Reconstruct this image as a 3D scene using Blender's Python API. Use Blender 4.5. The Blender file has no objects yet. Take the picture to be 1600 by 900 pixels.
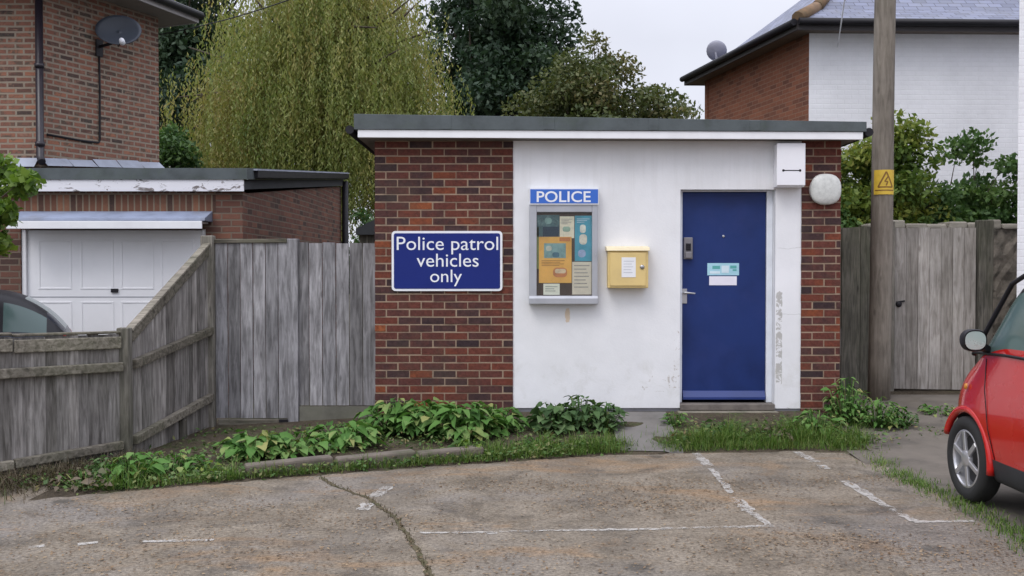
import bpy, bmesh, math, random
import numpy as np
from mathutils import Vector, Matrix, Euler

random.seed(7)
RNG = np.random.default_rng(11)
R = math.radians
SC = bpy.context.scene
COL = SC.collection

# ------------------------------------------------------------------ camera
cam_d = bpy.data.cameras.new('camera')
cam_d.lens = 35.0
cam_d.sensor_width = 36.0
cam_d.clip_end = 600
cam = bpy.data.objects.new('camera', cam_d)
COL.objects.link(cam)
cam.location = (0, 0, 1.6)
cam.rotation_euler = (R(90 - 1.1), 0, 0)
SC.camera = cam

# ------------------------------------------------------------------ sky, sun, exposure
SUN_EL, SUN_AZ = 55.0, 215.0            # azimuth clockwise from +Y: behind the camera, to the left
W = bpy.data.worlds.new('World')
SC.world = W
W.use_nodes = True
nt = W.node_tree
nt.nodes.clear()
out = nt.nodes.new('ShaderNodeOutputWorld')
bg = nt.nodes.new('ShaderNodeBackground')
bg.inputs['Strength'].default_value = 0.10
sky = nt.nodes.new('ShaderNodeTexSky')
sky.sky_type = 'NISHITA'
sky.sun_disc = False
sky.sun_elevation = R(SUN_EL)
sky.sun_rotation = R(SUN_AZ)
hs = nt.nodes.new('ShaderNodeHueSaturation')
hs.inputs['Saturation'].default_value = 0.3
mx = nt.nodes.new('ShaderNodeMixRGB')
mx.inputs[0].default_value = 0.8
mx.inputs[2].default_value = (7.6, 7.8, 8.9, 1)       # the even cloud cover
tc = nt.nodes.new('ShaderNodeTexCoord')
sp = nt.nodes.new('ShaderNodeSeparateXYZ')
mr = nt.nodes.new('ShaderNodeMapRange')               # an overcast sky is brighter overhead
mr.inputs[1].default_value = 0.22
mr.inputs[2].default_value = 1.0
mr.inputs[3].default_value = 0.9
mr.inputs[4].default_value = 2.5
mu = nt.nodes.new('ShaderNodeVectorMath')
mu.operation = 'SCALE'
L = nt.links.new
L(sky.outputs[0], hs.inputs['Color'])
L(hs.outputs[0], mx.inputs[1])
L(tc.outputs['Generated'], sp.inputs[0])
L(sp.outputs['Z'], mr.inputs[0])
L(mx.outputs[0], mu.inputs[0])
cn = nt.nodes.new('ShaderNodeTexNoise')
cn.inputs['Scale'].default_value = 2.6
cn.inputs['Detail'].default_value = 5
L(tc.outputs['Generated'], cn.inputs['Vector'])
cm = nt.nodes.new('ShaderNodeMapRange')
cm.inputs[1].default_value = 0.3
cm.inputs[2].default_value = 0.7
cm.inputs[3].default_value = 0.92
cm.inputs[4].default_value = 1.10
L(cn.outputs['Fac'], cm.inputs[0])
mm_ = nt.nodes.new('ShaderNodeMath')
mm_.operation = 'MULTIPLY'
L(mr.outputs[0], mm_.inputs[0])
L(cm.outputs[0], mm_.inputs[1])
L(mm_.outputs[0], mu.inputs['Scale'])
L(mu.outputs[0], bg.inputs['Color'])
L(bg.outputs[0], out.inputs[0])

sun_d = bpy.data.lights.new('sun', 'SUN')
sun_d.energy = 0.9
sun_d.angle = R(25)
sun_d.color = (1.0, 0.96, 0.9)
sun = bpy.data.objects.new('sun', sun_d)
COL.objects.link(sun)
_az = R(SUN_AZ)
_d = Vector((math.sin(_az) * math.cos(R(SUN_EL)), math.cos(_az) * math.cos(R(SUN_EL)), math.sin(R(SUN_EL))))
sun.rotation_euler = _d.to_track_quat('Z', 'Y').to_euler()
sun.location = (-6, -6, 20)

SC.view_settings.view_transform = 'Standard'
SC.view_settings.look = 'None'
SC.view_settings.exposure = 0.36
SC.view_settings.gamma = 1.0
SC.view_settings.use_curve_mapping = False
SC.render.engine = 'CYCLES'
SC.cycles.max_bounces = 6
SC.cycles.transparent_max_bounces = 8


# ------------------------------------------------------------------ helpers: tagging
def tag(o, label=None, cat=None, group=None, kind=None):
    if label: o['label'] = label
    if cat: o['category'] = cat
    if group: o['group'] = group
    if kind: o['kind'] = kind
    return o


def thing(name, label, cat, loc=(0, 0, 0), rz=0.0, group=None):
    o = bpy.data.objects.new(name, None)
    o.empty_display_size = 0.2
    COL.objects.link(o)
    o.location = loc
    o.rotation_euler = (0, 0, rz)
    return tag(o, label, cat, group)


def link_mesh(name, me, parent=None, loc=(0, 0, 0), rot=(0, 0, 0)):
    o = bpy.data.objects.new(name, me)
    COL.objects.link(o)
    o.location = loc
    o.rotation_euler = rot
    if parent: o.parent = parent
    return o


# ------------------------------------------------------------------ helpers: mesh builder
class MB:
    """Collects simple solids and links them as ONE mesh object."""
    def __init__(self):
        self.v, self.f, self.m, self.s, self.r = [], [], [], [], []

    def _add(self, vs, fs, mat=0, smooth=False, rnd=None):
        b = len(self.v)
        self.v += [tuple(p) for p in vs]
        r = random.random() if rnd is None else rnd
        for f in fs:
            self.f.append(tuple(b + i for i in f))
            self.m.append(mat)
            self.s.append(smooth)
            self.r.append(r)
        return self

    def box(self, x0, x1, y0, y1, z0, z1, mat=0, rnd=None, M=None):
        vs = [(x0, y0, z0), (x1, y0, z0), (x1, y1, z0), (x0, y1, z0),
              (x0, y0, z1), (x1, y0, z1), (x1, y1, z1), (x0, y1, z1)]
        if M is not None: vs = [M @ Vector(p) for p in vs]
        fs = [(0, 3, 2, 1), (4, 5, 6, 7), (0, 1, 5, 4), (1, 2, 6, 5), (2, 3, 7, 6), (3, 0, 4, 7)]
        return self._add(vs, fs, mat, False, rnd)

    def bar(self, p0, p1, w, h, mat=0, rnd=None, up=(0, 0, 1)):
        """box beam from p0 to p1: w across, h along `up`"""
        p0, p1 = Vector(p0), Vector(p1)
        d = (p1 - p0).normalized()
        s = d.cross(Vector(up)).normalized() * (w / 2)
        u = s.cross(d).normalized() * (h / 2)
        vs = [p0 - s - u, p0 + s - u, p0 + s + u, p0 - s + u, p1 - s - u, p1 + s - u, p1 + s + u, p1 - s + u]
        fs = [(0, 1, 2, 3), (7, 6, 5, 4), (0, 4, 5, 1), (1, 5, 6, 2), (2, 6, 7, 3), (3, 7, 4, 0)]
        return self._add(vs, fs, mat, False, rnd)

    def prism(self, poly, axis, a0, a1, mat=0, rnd=None):
        """2-D outline pushed along an axis: 'x' poly=(y,z), 'y' poly=(x,z), 'z' poly=(x,y)"""
        n = len(poly)
        def mk(p, a):
            return {'x': (a, p[0], p[1]), 'y': (p[0], a, p[1]), 'z': (p[0], p[1], a)}[axis]
        vs = [mk(p, a0) for p in poly] + [mk(p, a1) for p in poly]
        fs = [tuple(range(n))[::-1], tuple(range(n, 2 * n))]
        fs += [(i, (i + 1) % n, n + (i + 1) % n, n + i) for i in range(n)]
        return self._add(vs, fs, mat, False, rnd)

    def tube(self, path, rad, n=8, mat=0, cap=True, rnd=None):
        path = [Vector(p) for p in path]
        rs = rad if isinstance(rad, (list, tuple)) else [rad] * len(path)
        vs, fs = [], []
        prev = None
        for i, p in enumerate(path):
            d = (path[min(i + 1, len(path) - 1)] - path[max(i - 1, 0)]).normalized()
            a = Vector((0, 0, 1)) if abs(d.z) < 0.9 else Vector((1, 0, 0))
            s = d.cross(a).normalized() if prev is None else (prev - d * prev.dot(d)).normalized()
            prev = s
            u = d.cross(s)
            for k in range(n):
                t = 2 * math.pi * k / n
                vs.append(p + (s * math.cos(t) + u * math.sin(t)) * rs[i])
        for i in range(len(path) - 1):
            for k in range(n):
                fs.append((i * n + k, i * n + (k + 1) % n, (i + 1) * n + (k + 1) % n, (i + 1) * n + k))
        r = random.random() if rnd is None else rnd
        self._add(vs, fs, mat, True, r)
        if cap:
            b = len(self.v) - len(vs)
            for ring in (list(range(n))[::-1], [(len(path) - 1) * n + k for k in range(n)]):
                self.f.append(tuple(b + i for i in ring)); self.m.append(mat); self.s.append(False); self.r.append(r)
        return self

    def lathe(self, prof, origin, axis, n=24, mat=0, rnd=None):
        """prof = [(radius, distance along axis)]"""
        o, ax = Vector(origin), Vector(axis).normalized()
        a = Vector((0, 0, 1)) if abs(ax.z) < 0.9 else Vector((1, 0, 0))
        s = ax.cross(a).normalized(); u = ax.cross(s)
        vs, fs = [], []
        for (r, h) in prof:
            for k in range(n):
                t = 2 * math.pi * k / n
                vs.append(o + ax * h + (s * math.cos(t) + u * math.sin(t)) * max(r, 1e-4))
        for i in range(len(prof) - 1):
            for k in range(n):
                fs.append((i * n + k, i * n + (k + 1) % n, (i + 1) * n + (k + 1) % n, (i + 1) * n + k))
        return self._add(vs, fs, mat, True, rnd)

    def poly(self, pts, mat=0, rnd=None):
        return self._add(pts, [tuple(range(len(pts)))], mat, False, rnd)

    def build(self, name, mats, parent=None, loc=(0, 0, 0), rot=(0, 0, 0), bevel=0.0):
        me = bpy.data.meshes.new(name)
        me.from_pydata(self.v, [], self.f)
        if not isinstance(mats, (list, tuple)): mats = [mats]
        for m in mats: me.materials.append(m)
        me.polygons.foreach_set('material_index', self.m)
        me.polygons.foreach_set('use_smooth', self.s)
        at = me.attributes.new('rnd', 'FLOAT', 'FACE')
        at.data.foreach_set('value', self.r)
        uv = me.uv_layers.new(name='UVMap')
        for p in me.polygons:
            nx, ny, nz = abs(p.normal.x), abs(p.normal.y), abs(p.normal.z)
            for li in p.loop_indices:
                c = me.vertices[me.loops[li].vertex_index].co
                if nz >= nx and nz >= ny: q = (c.x, c.y)
                elif nx > ny: q = (c.y, c.z)
                else: q = (c.x, c.z)
                uv.data[li].uv = q
        me.update()
        o = link_mesh(name, me, parent, loc, rot)
        if bevel > 0:
            bv = o.modifiers.new('bevel', 'BEVEL')
            bv.width = bevel; bv.segments = 2; bv.limit_method = 'ANGLE'; bv.angle_limit = R(40)
        return o


def rounded_rect(x0, x1, z0, z1, r, n=5):
    pts = []
    for cx, cz, a0 in ((x1 - r, z0 + r, -90), (x1 - r, z1 - r, 0), (x0 + r, z1 - r, 90), (x0 + r, z0 + r, 180)):
        for k in range(n + 1):
            a = R(a0 + 90 * k / n)
            pts.append((cx + r * math.cos(a), cz + r * math.sin(a)))
    return pts


def array_mesh(name, verts, faces_n, quads, mats, rnd, parent=None, smooth=False, matidx=None):
    """fast mesh from numpy: verts (N,3), quads (M,faces_n)"""
    me = bpy.data.meshes.new(name)
    me.vertices.add(len(verts))
    me.vertices.foreach_set('co', np.ascontiguousarray(verts, dtype=np.float32).ravel())
    me.loops.add(quads.size)
    me.loops.foreach_set('vertex_index', np.ascontiguousarray(quads, dtype=np.int32).ravel())
    me.polygons.add(len(quads))
    me.polygons.foreach_set('loop_start', np.arange(0, quads.size, faces_n, dtype=np.int32))
    for m in mats: me.materials.append(m)
    if matidx is not None: me.polygons.foreach_set('material_index', np.asarray(matidx, dtype=np.int32))
    me.polygons.foreach_set('use_smooth', np.full(len(quads), smooth))
    me.update(calc_edges=True)
    at = me.attributes.new('rnd', 'FLOAT', 'FACE')
    at.data.foreach_set('value', np.ascontiguousarray(rnd, dtype=np.float32))
    me.validate()
    return link_mesh(name, me, parent)


def text_mesh(name, body, x0, x1, base_z, y, mat, parent, weight=0.0, cap=None, depth=0.003):
    """lettering on a wall facing -Y, fitted between x0 and x1, baseline at base_z"""
    cu = bpy.data.curves.new(name, 'FONT')
    cu.body = body
    cu.size = 1.0
    cu.extrude = 0.0
    cu.offset = weight
    cu.resolution_u = 4
    o = bpy.data.objects.new(name, cu)
    COL.objects.link(o)
    dg = bpy.context.evaluated_depsgraph_get()
    me = bpy.data.meshes.new_from_object(o.evaluated_get(dg))
    bpy.data.objects.remove(o)
    xs = [v.co.x for v in me.vertices]
    k = (x1 - x0) / (max(xs) - min(xs))
    mnx = min(xs)
    kz = k
    if cap is not None:
        kz = cap / max(v.co.y for v in me.vertices)
    for v in me.vertices:
        v.co = Vector((x0 + (v.co.x - mnx) * k, y, base_z + v.co.y * kz))
    bm = bmesh.new(); bm.from_mesh(me)
    r = bmesh.ops.extrude_face_region(bm, geom=bm.faces[:])
    for e in r['geom']:
        if isinstance(e, bmesh.types.BMVert): e.co.y -= depth
    bmesh.ops.recalc_face_normals(bm, faces=bm.faces[:])
    bm.to_mesh(me); bm.free()
    me.materials.clear(); me.materials.append(mat)
    me.polygons.foreach_set('use_smooth', [False] * len(me.polygons))
    return link_mesh(name, me, parent)


# ------------------------------------------------------------------ helpers: materials
class NT:
    def __init__(self, name):
        self.m = bpy.data.materials.new(name)
        self.m.use_nodes = True
        self.t = self.m.node_tree
        self.t.nodes.clear()
        self.out = self.t.nodes.new('ShaderNodeOutputMaterial')

    def n(self, typ, **kw):
        nd = self.t.nodes.new(typ)
        for k, v in kw.items():
            if k.startswith('_'): setattr(nd, k[1:], v)
        for k, v in kw.items():
            if not k.startswith('_'):
                key = int(k[1:]) if k[0] == 'i' and k[1:].isdigit() else k.replace('__', ' ')
                nd.inputs[key].default_value = v
        return nd

    def l(self, a, b): self.t.links.new(a, b)

    def noise(self, vec, scale, detail=4, rough=0.55, dist=0.0):
        nd = self.n('ShaderNodeTexNoise', Scale=scale, Detail=detail, Roughness=rough, Distortion=dist)
        if vec is not None: self.l(vec, nd.inputs['Vector'])
        return nd.outputs['Fac']

    def ramp(self, fac, stops, interp='LINEAR'):
        nd = self.n('ShaderNodeValToRGB')
        nd.color_ramp.interpolation = interp
        el = nd.color_ramp.elements
        while len(el) < len(stops): el.new(0.5)
        for e, (p, c) in zip(el, stops):
            e.position = p
            e.color = (c[0], c[1], c[2], 1) if not isinstance(c, (int, float)) else (c, c, c, 1)
        self.l(fac, nd.inputs[0])
        return nd.outputs['Color']

    def mix(self, fac, a, b, mode='MIX'):
        nd = self.n('ShaderNodeMixRGB', _blend_type=mode)
        for i, x in ((0, fac), (1, a), (2, b)):
            if isinstance(x, (int, float)): nd.inputs[i].default_value = x
            elif isinstance(x, (tuple, list)): nd.inputs[i].default_value = (x[0], x[1], x[2], 1)
            else: self.l(x, nd.inputs[i])
        return nd.outputs[0]

    def math(self, op, a, b=0.0, clamp=False):
        nd = self.n('ShaderNodeMath', _operation=op, _use_clamp=clamp)
        for i, x in ((0, a), (1, b)):
            if isinstance(x, (int, float)): nd.inputs[i].default_value = x
            else: self.l(x, nd.inputs[i])
        return nd.outputs[0]

    def coord(self, which='Object', scale=(1, 1, 1), loc=(0, 0, 0)):
        tc = self.n('ShaderNodeTexCoord')
        mp = self.n('ShaderNodeMapping')
        mp.inputs['Scale'].default_value = scale
        mp.inputs['Location'].default_value = loc
        self.l(tc.outputs[which], mp.inputs[0])
        return mp.outputs[0]

    def attr(self, name='rnd'):
        return self.n('ShaderNodeAttribute', _attribute_name=name).outputs['Fac']

    def bsdf(self, color, rough=0.7, bump=None, bump_s=0.3, bump_d=0.01, metal=0.0, spec=0.5, coat=0.0):
        b = self.n('ShaderNodeBsdfPrincipled')
        if isinstance(color, (tuple, list)): b.inputs['Base Color'].default_value = (color[0], color[1], color[2], 1)
        else: self.l(color, b.inputs['Base Color'])
        if isinstance(rough, (int, float)): b.inputs['Roughness'].default_value = rough
        else: self.l(rough, b.inputs['Roughness'])
        b.inputs['Metallic'].default_value = metal
        b.inputs['Specular IOR Level'].default_value = spec
        b.inputs['Coat Weight'].default_value = coat
        if bump is not None:
            bp = self.n('ShaderNodeBump', Strength=bump_s, Distance=bump_d)
            self.l(bump, bp.inputs['Height'])
            self.l(bp.outputs[0], b.inputs['Normal'])
        self.l(b.outputs[0], self.out.inputs[0])
        return b


def plain(name, c, rough=0.6, var=0.15, scale=6.0, metal=0.0, bump=0.1, spec=0.5, coat=0.0, dirt=None, dirt_amt=0.35):
    """painted/solid stuff with a little mottling, optional dirt"""
    t = NT(name)
    co = t.coord()
    n1 = t.noise(co, scale, 5, 0.6)
    c2 = tuple(x * (1 - var) for x in c)
    c3 = tuple(min(1, x * (1 + var * 0.6)) for x in c)
    col = t.ramp(n1, [(0.3, c2), (0.5, c), (0.72, c3)])
    if dirt is not None:
        n2 = t.noise(co, scale * 0.45, 6, 0.7, 0.6)
        col = t.mix(t.ramp(n2, [(0.5, 0.0), (0.72, dirt_amt)]), col, dirt)
    rg = t.math('ADD', t.math('MULTIPLY', n1, 0.2), rough - 0.1)
    t.bsdf(col, rg, t.noise(co, scale * 6, 3), bump, 0.004, metal, spec, coat)
    return t.m


def wood(name, cols, streak=14.0, green=0.0, axis='Z', dark=(0.05, 0.045, 0.04)):
    t = NT(name)
    sc = {'Z': (streak, streak, 1.1), 'X': (1.1, streak, streak), 'Y': (streak, 1.1, streak)}[axis]
    # every board gets its own stretch of grain
    r = t.attr()
    add = t.n('ShaderNodeVectorMath', _operation='ADD')
    cmb = t.n('ShaderNodeCombineXYZ')
    t.l(t.math('MULTIPLY', r, 37.0), cmb.inputs[0]); t.l(t.math('MULTIPLY', r, 91.0), cmb.inputs[2])
    t.l(t.coord('Object', sc), add.inputs[0]); t.l(cmb.outputs[0], add.inputs[1])
    g = t.noise(add.outputs[0], 3.2, 6, 0.62, 0.5)
    col = t.ramp(g, [(0.25, dark), (0.42, cols[0]), (0.58, cols[1]), (0.8, cols[2])])
    col = t.mix(1.0, col, t.ramp(r, [(0.0, (0.62, 0.61, 0.60)), (0.5, (0.95, 0.95, 0.96)), (1.0, (1.28, 1.27, 1.27))]), 'MULTIPLY')
    if green > 0:
        n = t.noise(t.coord('Object', (1.3, 1.3, 0.5)), 1.6, 5, 0.65)
        col = t.mix(t.ramp(n, [(0.42, 0.0), (0.7, green)]), col, (0.085, 0.095, 0.045))
    kn = t.n('ShaderNodeTexVoronoi', Scale=1.0)
    t.l(t.coord('Object', {'Z': (7, 7, 2.6), 'X': (2.6, 7, 7), 'Y': (7, 2.6, 7)}[axis]), kn.inputs['Vector'])
    col = t.mix(t.ramp(kn.outputs['Distance'], [(0.05, 0.7), (0.13, 0.0)]), col, dark)
    n3 = t.noise(t.coord(), 2.2, 4, 0.6)
    col = t.mix(1.0, col, t.ramp(n3, [(0.3, 0.72), (0.7, 1.12)]), 'MULTIPLY')
    t.bsdf(col, 0.88, g, 0.5, 0.006, spec=0.2)
    return t.m


def brick_tex(name, c_lo, c_mid, c_hi, mortar, size=(0.225, 0.075), msz=0.010, grime=0.3, speck=0.0):
    """brick wall by texture, UVs are metres"""
    t = NT(name)
    tc = t.n('ShaderNodeTexCoord')
    br = t.n('ShaderNodeTexBrick', Scale=1.0, Mortar__Size=msz, Mortar__Smooth=0.25, Bias=0.0,
             Brick__Width=size[0], Row__Height=size[1])
    br.offset = 0.5
    br.inputs['Color1'].default_value = (0, 0, 0, 1)
    br.inputs['Color2'].default_value = (1, 1, 1, 1)
    br.inputs['Mortar'].default_value = (0.5, 0.5, 0.5, 1)
    wob = t.n('ShaderNodeVectorMath', _operation='ADD')
    nz = t.n('ShaderNodeTexNoise', Scale=9.0, Detail=2.0)
    t.l(tc.outputs['UV'], nz.inputs['Vector'])
    sc = t.n('ShaderNodeVectorMath', _operation='SCALE'); sc.inputs['Scale'].default_value = 0.008
    t.l(nz.outputs['Color'], sc.inputs[0])
    t.l(tc.outputs['UV'], wob.inputs[0]); t.l(sc.outputs[0], wob.inputs[1])
    t.l(wob.outputs[0], br.inputs['Vector'])
    n = t.noise(tc.outputs['UV'], 26, 4, 0.7)
    f = t.math('ADD', t.math('MULTIPLY', br.outputs['Color'], 0.75), t.math('MULTIPLY', n, 0.3))
    col = t.ramp(f, [(0.12, c_lo), (0.45, c_mid), (0.7, c_mid), (0.95, c_hi)])
    if speck > 0:
        k = t.noise(tc.outputs['UV'], 7.5, 5, 0.75, 0.6)
        col = t.mix(t.ramp(k, [(0.50, 0.0), (0.60, speck)]), col, (0.085, 0.075, 0.058))
        k2 = t.noise(tc.outputs['UV'], 5.0, 5, 0.7, 0.9)
        col = t.mix(t.ramp(k2, [(0.53, 0.0), (0.66, speck)]), col, (0.30, 0.17, 0.12))
    col = t.mix(br.outputs['Fac'], col, mortar)
    n2 = t.noise(tc.outputs['UV'], 1.1, 6, 0.65, 0.4)
    col = t.mix(t.ramp(n2, [(0.45, 0.0), (0.75, grime)]), col, (0.07, 0.06, 0.05))
    h = t.math('SUBTRACT', t.math('MULTIPLY', n, 0.25), br.outputs['Fac'])
    t.bsdf(col, 0.9, h, 0.6, 0.008, spec=0.25)
    return t.m


def leaf_mat(name, cols, transl=0.35, clump=0.9, rough=0.55, spec=0.35, wr=0.62, wn=0.42):
    t = NT(name)
    r = t.attr()
    n = t.noise(t.coord(), clump, 3, 0.6)
    f = t.math('ADD', t.math('MULTIPLY', r, wr), t.math('MULTIPLY', n, wn))
    k = len(cols)
    col = t.ramp(f, [(0.18 + 0.68 * i / (k - 1), c) for i, c in enumerate(cols)])
    b = t.bsdf(col, rough, spec=spec)
    tr = t.n('ShaderNodeBsdfTranslucent')
    t.l(t.mix(1.0, col, (1.15, 1.25, 0.75), 'MULTIPLY'), tr.inputs[0])
    ms = t.n('ShaderNodeMixShader')
    ms.inputs[0].default_value = transl
    t.l(b.outputs[0], ms.inputs[1]); t.l(tr.outputs[0], ms.inputs[2])
    t.l(ms.outputs[0], t.out.inputs[0])
    return t.m


MAT = {}
# bricks laid one by one: colour by the brick's own random number
def laid_brick():
    t = NT('laid brick')
    r = t.attr()
    co = t.coord()
    n = t.noise(co, 38, 5, 0.7)
    n1 = t.noise(co, 9, 4, 0.6)
    f = t.math('ADD', r, t.math('MULTIPLY', t.math('SUBTRACT', n1, 0.5), 0.5))
    col = t.ramp(f, [(0.0, (0.038, 0.024, 0.027)), (0.22, (0.064, 0.034, 0.033)), (0.42, (0.105, 0.038, 0.031)),
                     (0.7, (0.142, 0.042, 0.028)), (0.9, (0.21, 0.06, 0.027)), (1.0, (0.27, 0.085, 0.034))])
    col = t.mix(1.0, col, t.ramp(n, [(0.3, 0.62), (0.7, 1.25)]), 'MULTIPLY')
    n2 = t.noise(co, 2.2, 6, 0.7, 0.5)
    col = t.mix(t.ramp(n2, [(0.52, 0.0), (0.75, 0.45)]), col, (0.075, 0.062, 0.045))
    t.bsdf(col, 0.9, n, 0.5, 0.006, spec=0.25)
    return t.m
MAT['brick'] = laid_brick()
MAT['mortar'] = plain('mortar', (0.30, 0.22, 0.155), 0.95, 0.3, 7, bump=0.4, dirt=(0.13, 0.10, 0.08), dirt_amt=0.6)
MAT['house_brick'] = brick_tex('mottled house brick', (0.045, 0.038, 0.036), (0.225, 0.10, 0.07), (0.34, 0.145, 0.085), (0.27, 0.22, 0.17), grime=0.22, msz=0.015, speck=0.8)
MAT['garage_brick'] = brick_tex('dull garage brick', (0.06, 0.04, 0.035), (0.15, 0.068, 0.05), (0.22, 0.10, 0.065), (0.17, 0.13, 0.10), grime=0.5)
MAT['soldier_brick'] = brick_tex('upright garage brick', (0.05, 0.035, 0.03), (0.15, 0.07, 0.045), (0.25, 0.12, 0.07), (0.22, 0.17, 0.12), size=(0.075, 0.225), grime=0.4)
MAT['orange_brick'] = brick_tex('orange house brick', (0.12, 0.05, 0.034), (0.20, 0.077, 0.044), (0.25, 0.098, 0.055), (0.22, 0.125, 0.085), msz=0.008, grime=0.15)

def white_painted_brick(name, base):
    t = NT(name)
    tc = t.n('ShaderNodeTexCoord')
    br = t.n('ShaderNodeTexBrick', Scale=1.0, Mortar__Size=0.009, Mortar__Smooth=0.6, Brick__Width=0.225, Row__Height=0.075)
    t.l(tc.outputs['UV'], br.inputs['Vector'])
    n = t.noise(tc.outputs['UV'], 14, 5, 0.7)
    n2 = t.noise(tc.outputs['UV'], 0.9, 6, 0.7)
    col = t.ramp(n2, [(0.3, tuple(x * 0.86 for x in base)), (0.6, base)])
    col = t.mix(t.math('MULTIPLY', br.outputs['Fac'], t.math('MULTIPLY', n2, 0.16)), col, (0.5, 0.5, 0.5))
    h = t.math('SUBTRACT', t.math('MULTIPLY', n, 1.6), br.outputs['Fac'])
    t.bsdf(col, 0.8, h, 0.3, 0.007, spec=0.3)
    return t.m
MAT['white_brick'] = white_painted_brick('white painted brick', (0.80, 0.80, 0.82))

def render_white():
    """white painted render with flaking near the door and a rust run below the notice board"""
    t = NT('white painted render')
    tc = t.n('ShaderNodeTexCoord')
    co = tc.outputs['Object']
    sx = t.n('ShaderNodeSeparateXYZ'); t.l(co, sx.inputs[0])
    n = t.noise(co, 3.0, 6, 0.65)
    fine = t.noise(co, 60, 4, 0.7)
    col = t.ramp(n, [(0.3, (0.745, 0.75, 0.77)), (0.55, (0.79, 0.795, 0.815)), (0.75, (0.82, 0.82, 0.84))])
    col = t.mix(1.0, col, t.ramp(t.noise(co, 0.8, 4, 0.6), [(0.35, (0.93, 0.93, 0.92)), (0.6, (1.0, 1.0, 1.0))]), 'MULTIPLY')
    def band(v, a, b, s):
        up = t.math('DIVIDE', t.math('SUBTRACT', v, a), s, True)
        dn = t.math('DIVIDE', t.math('SUBTRACT', b, v), s, True)
        return t.math('MULTIPLY', up, dn, True)
    X, Z = sx.outputs['X'], sx.outputs['Z']
    def patch(x0, x1, z0, z1, sc, thr, sx_=0.02, sz_=0.2):
        m = t.math('MULTIPLY', band(X, x0, x1, sx_), band(Z, z0, z1, sz_))
        f = t.math('MULTIPLY', m, t.noise(co, sc, 6, 0.7, 0.8))
        return t.ramp(f, [(thr, 0.0), (thr + 0.04, 1.0)])
    for args, c in (((2.560, 2.655, 0.30, 1.55, 15, 0.455), (0.25, 0.23, 0.19)),
                    ((1.56, 1.66, 0.22, 1.2, 14, 0.55), (0.36, 0.30, 0.25)),
                    ((1.25, 1.66, 0.2, 0.75, 12, 0.60), (0.38, 0.33, 0.28)),
                    ((0.0, 2.9, 0.2, 0.42, 9, 0.585, 0.02, 0.12), (0.36, 0.33, 0.28)),
                    ((0.50, 0.585, 1.02, 1.27, 7, 0.30, 0.03, 0.1), (0.62, 0.42, 0.20))):
        col = t.mix(t.math('MULTIPLY', patch(*args), 0.6), col, c)
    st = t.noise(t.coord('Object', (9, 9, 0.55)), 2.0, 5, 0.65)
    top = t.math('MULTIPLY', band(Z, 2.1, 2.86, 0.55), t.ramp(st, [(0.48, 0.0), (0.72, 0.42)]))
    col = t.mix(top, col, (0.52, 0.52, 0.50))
    low = t.math('MULTIPLY', band(Z, 0.1, 0.75, 0.12), t.ramp(t.noise(co, 5, 6, 0.7, 0.6), [(0.5, 0.0), (0.75, 0.35)]))
    col = t.mix(low, col, (0.45, 0.44, 0.38))
    # hairline cracks in the door pier
    for zc in (1.155, 1.80):
        wob = t.math('ADD', Z, t.math('MULTIPLY', t.noise(co, 7, 3), 0.05))
        m = t.math('MULTIPLY', band(wob, zc + 0.022, zc + 0.032, 0.004), band(X, 2.58, 2.90, 0.03))
        col = t.mix(t.math('MULTIPLY', m, 0.35), col, (0.3, 0.3, 0.28))
    h = t.math('ADD', t.math('MULTIPLY', fine, 0.4), n)
    t.bsdf(col, 0.75, h, 0.3, 0.01, spec=0.35)
    return t.m
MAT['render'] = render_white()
MAT['white_paint'] = plain('white gloss paint', (0.80, 0.80, 0.82), 0.4, 0.06, 5, bump=0.05)
MAT['frame_white'] = plain('door frame white', (0.72, 0.75, 0.80), 0.5, 0.1, 6, bump=0.05)
MAT['meter_white'] = plain('white plastic', (0.80, 0.80, 0.83), 0.45, 0.04, 3, bump=0.03)
MAT['felt'] = plain('grey roofing felt', (0.085, 0.10, 0.105), 0.9, 0.35, 4, bump=0.5, dirt=(0.06, 0.085, 0.05), dirt_amt=0.5)
MAT['felt_dark'] = plain('dark roofing felt', (0.035, 0.038, 0.042), 0.9, 0.3, 4, bump=0.4)
MAT['black'] = plain('black plastic', (0.012, 0.011, 0.014), 0.5, 0.25, 6, spec=0.3)
MAT['door_blue'] = plain('blue door paint', (0.010, 0.028, 0.130), 0.5, 0.25, 2.2, bump=0.06, dirt=(0.028, 0.042, 0.16), dirt_amt=0.55, spec=0.28)
MAT['door_edge'] = plain('blue weatherboard paint', (0.018, 0.038, 0.165), 0.4, 0.12, 4, bump=0.05)
MAT['sign_blue'] = plain('sign blue', (0.008, 0.020, 0.165), 0.5, 0.1, 3, bump=0.02, spec=0.25)
MAT['header_blue'] = plain('header blue', (0.03, 0.13, 0.52), 0.4, 0.08, 3, bump=0.02)
MAT['sign_white'] = plain('sign white', (0.78, 0.79, 0.82), 0.5, 0.06, 5, bump=0.02)
MAT['alu'] = plain('grey aluminium', (0.40, 0.41, 0.44), 0.38, 0.1, 5, metal=0.25, bump=0.04)
MAT['steel'] = plain('brushed steel', (0.45, 0.45, 0.46), 0.35, 0.15, 8, metal=0.8, bump=0.04)
MAT['keypad'] = plain('keypad grey', (0.22, 0.21, 0.22), 0.4, 0.15, 8, metal=0.5, bump=0.04)
MAT['yellow_box'] = plain('cream yellow paint', (0.68, 0.51, 0.21), 0.5, 0.1, 5, bump=0.04, dirt=(0.5, 0.38, 0.2), dirt_amt=0.3)
MAT['cream'] = plain('cream lid', (0.76, 0.66, 0.44), 0.5, 0.06, 5, bump=0.04)
MAT['hazard_yellow'] = plain('hazard yellow', (0.62, 0.42, 0.045), 0.5, 0.12, 20, bump=0.02)
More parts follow.
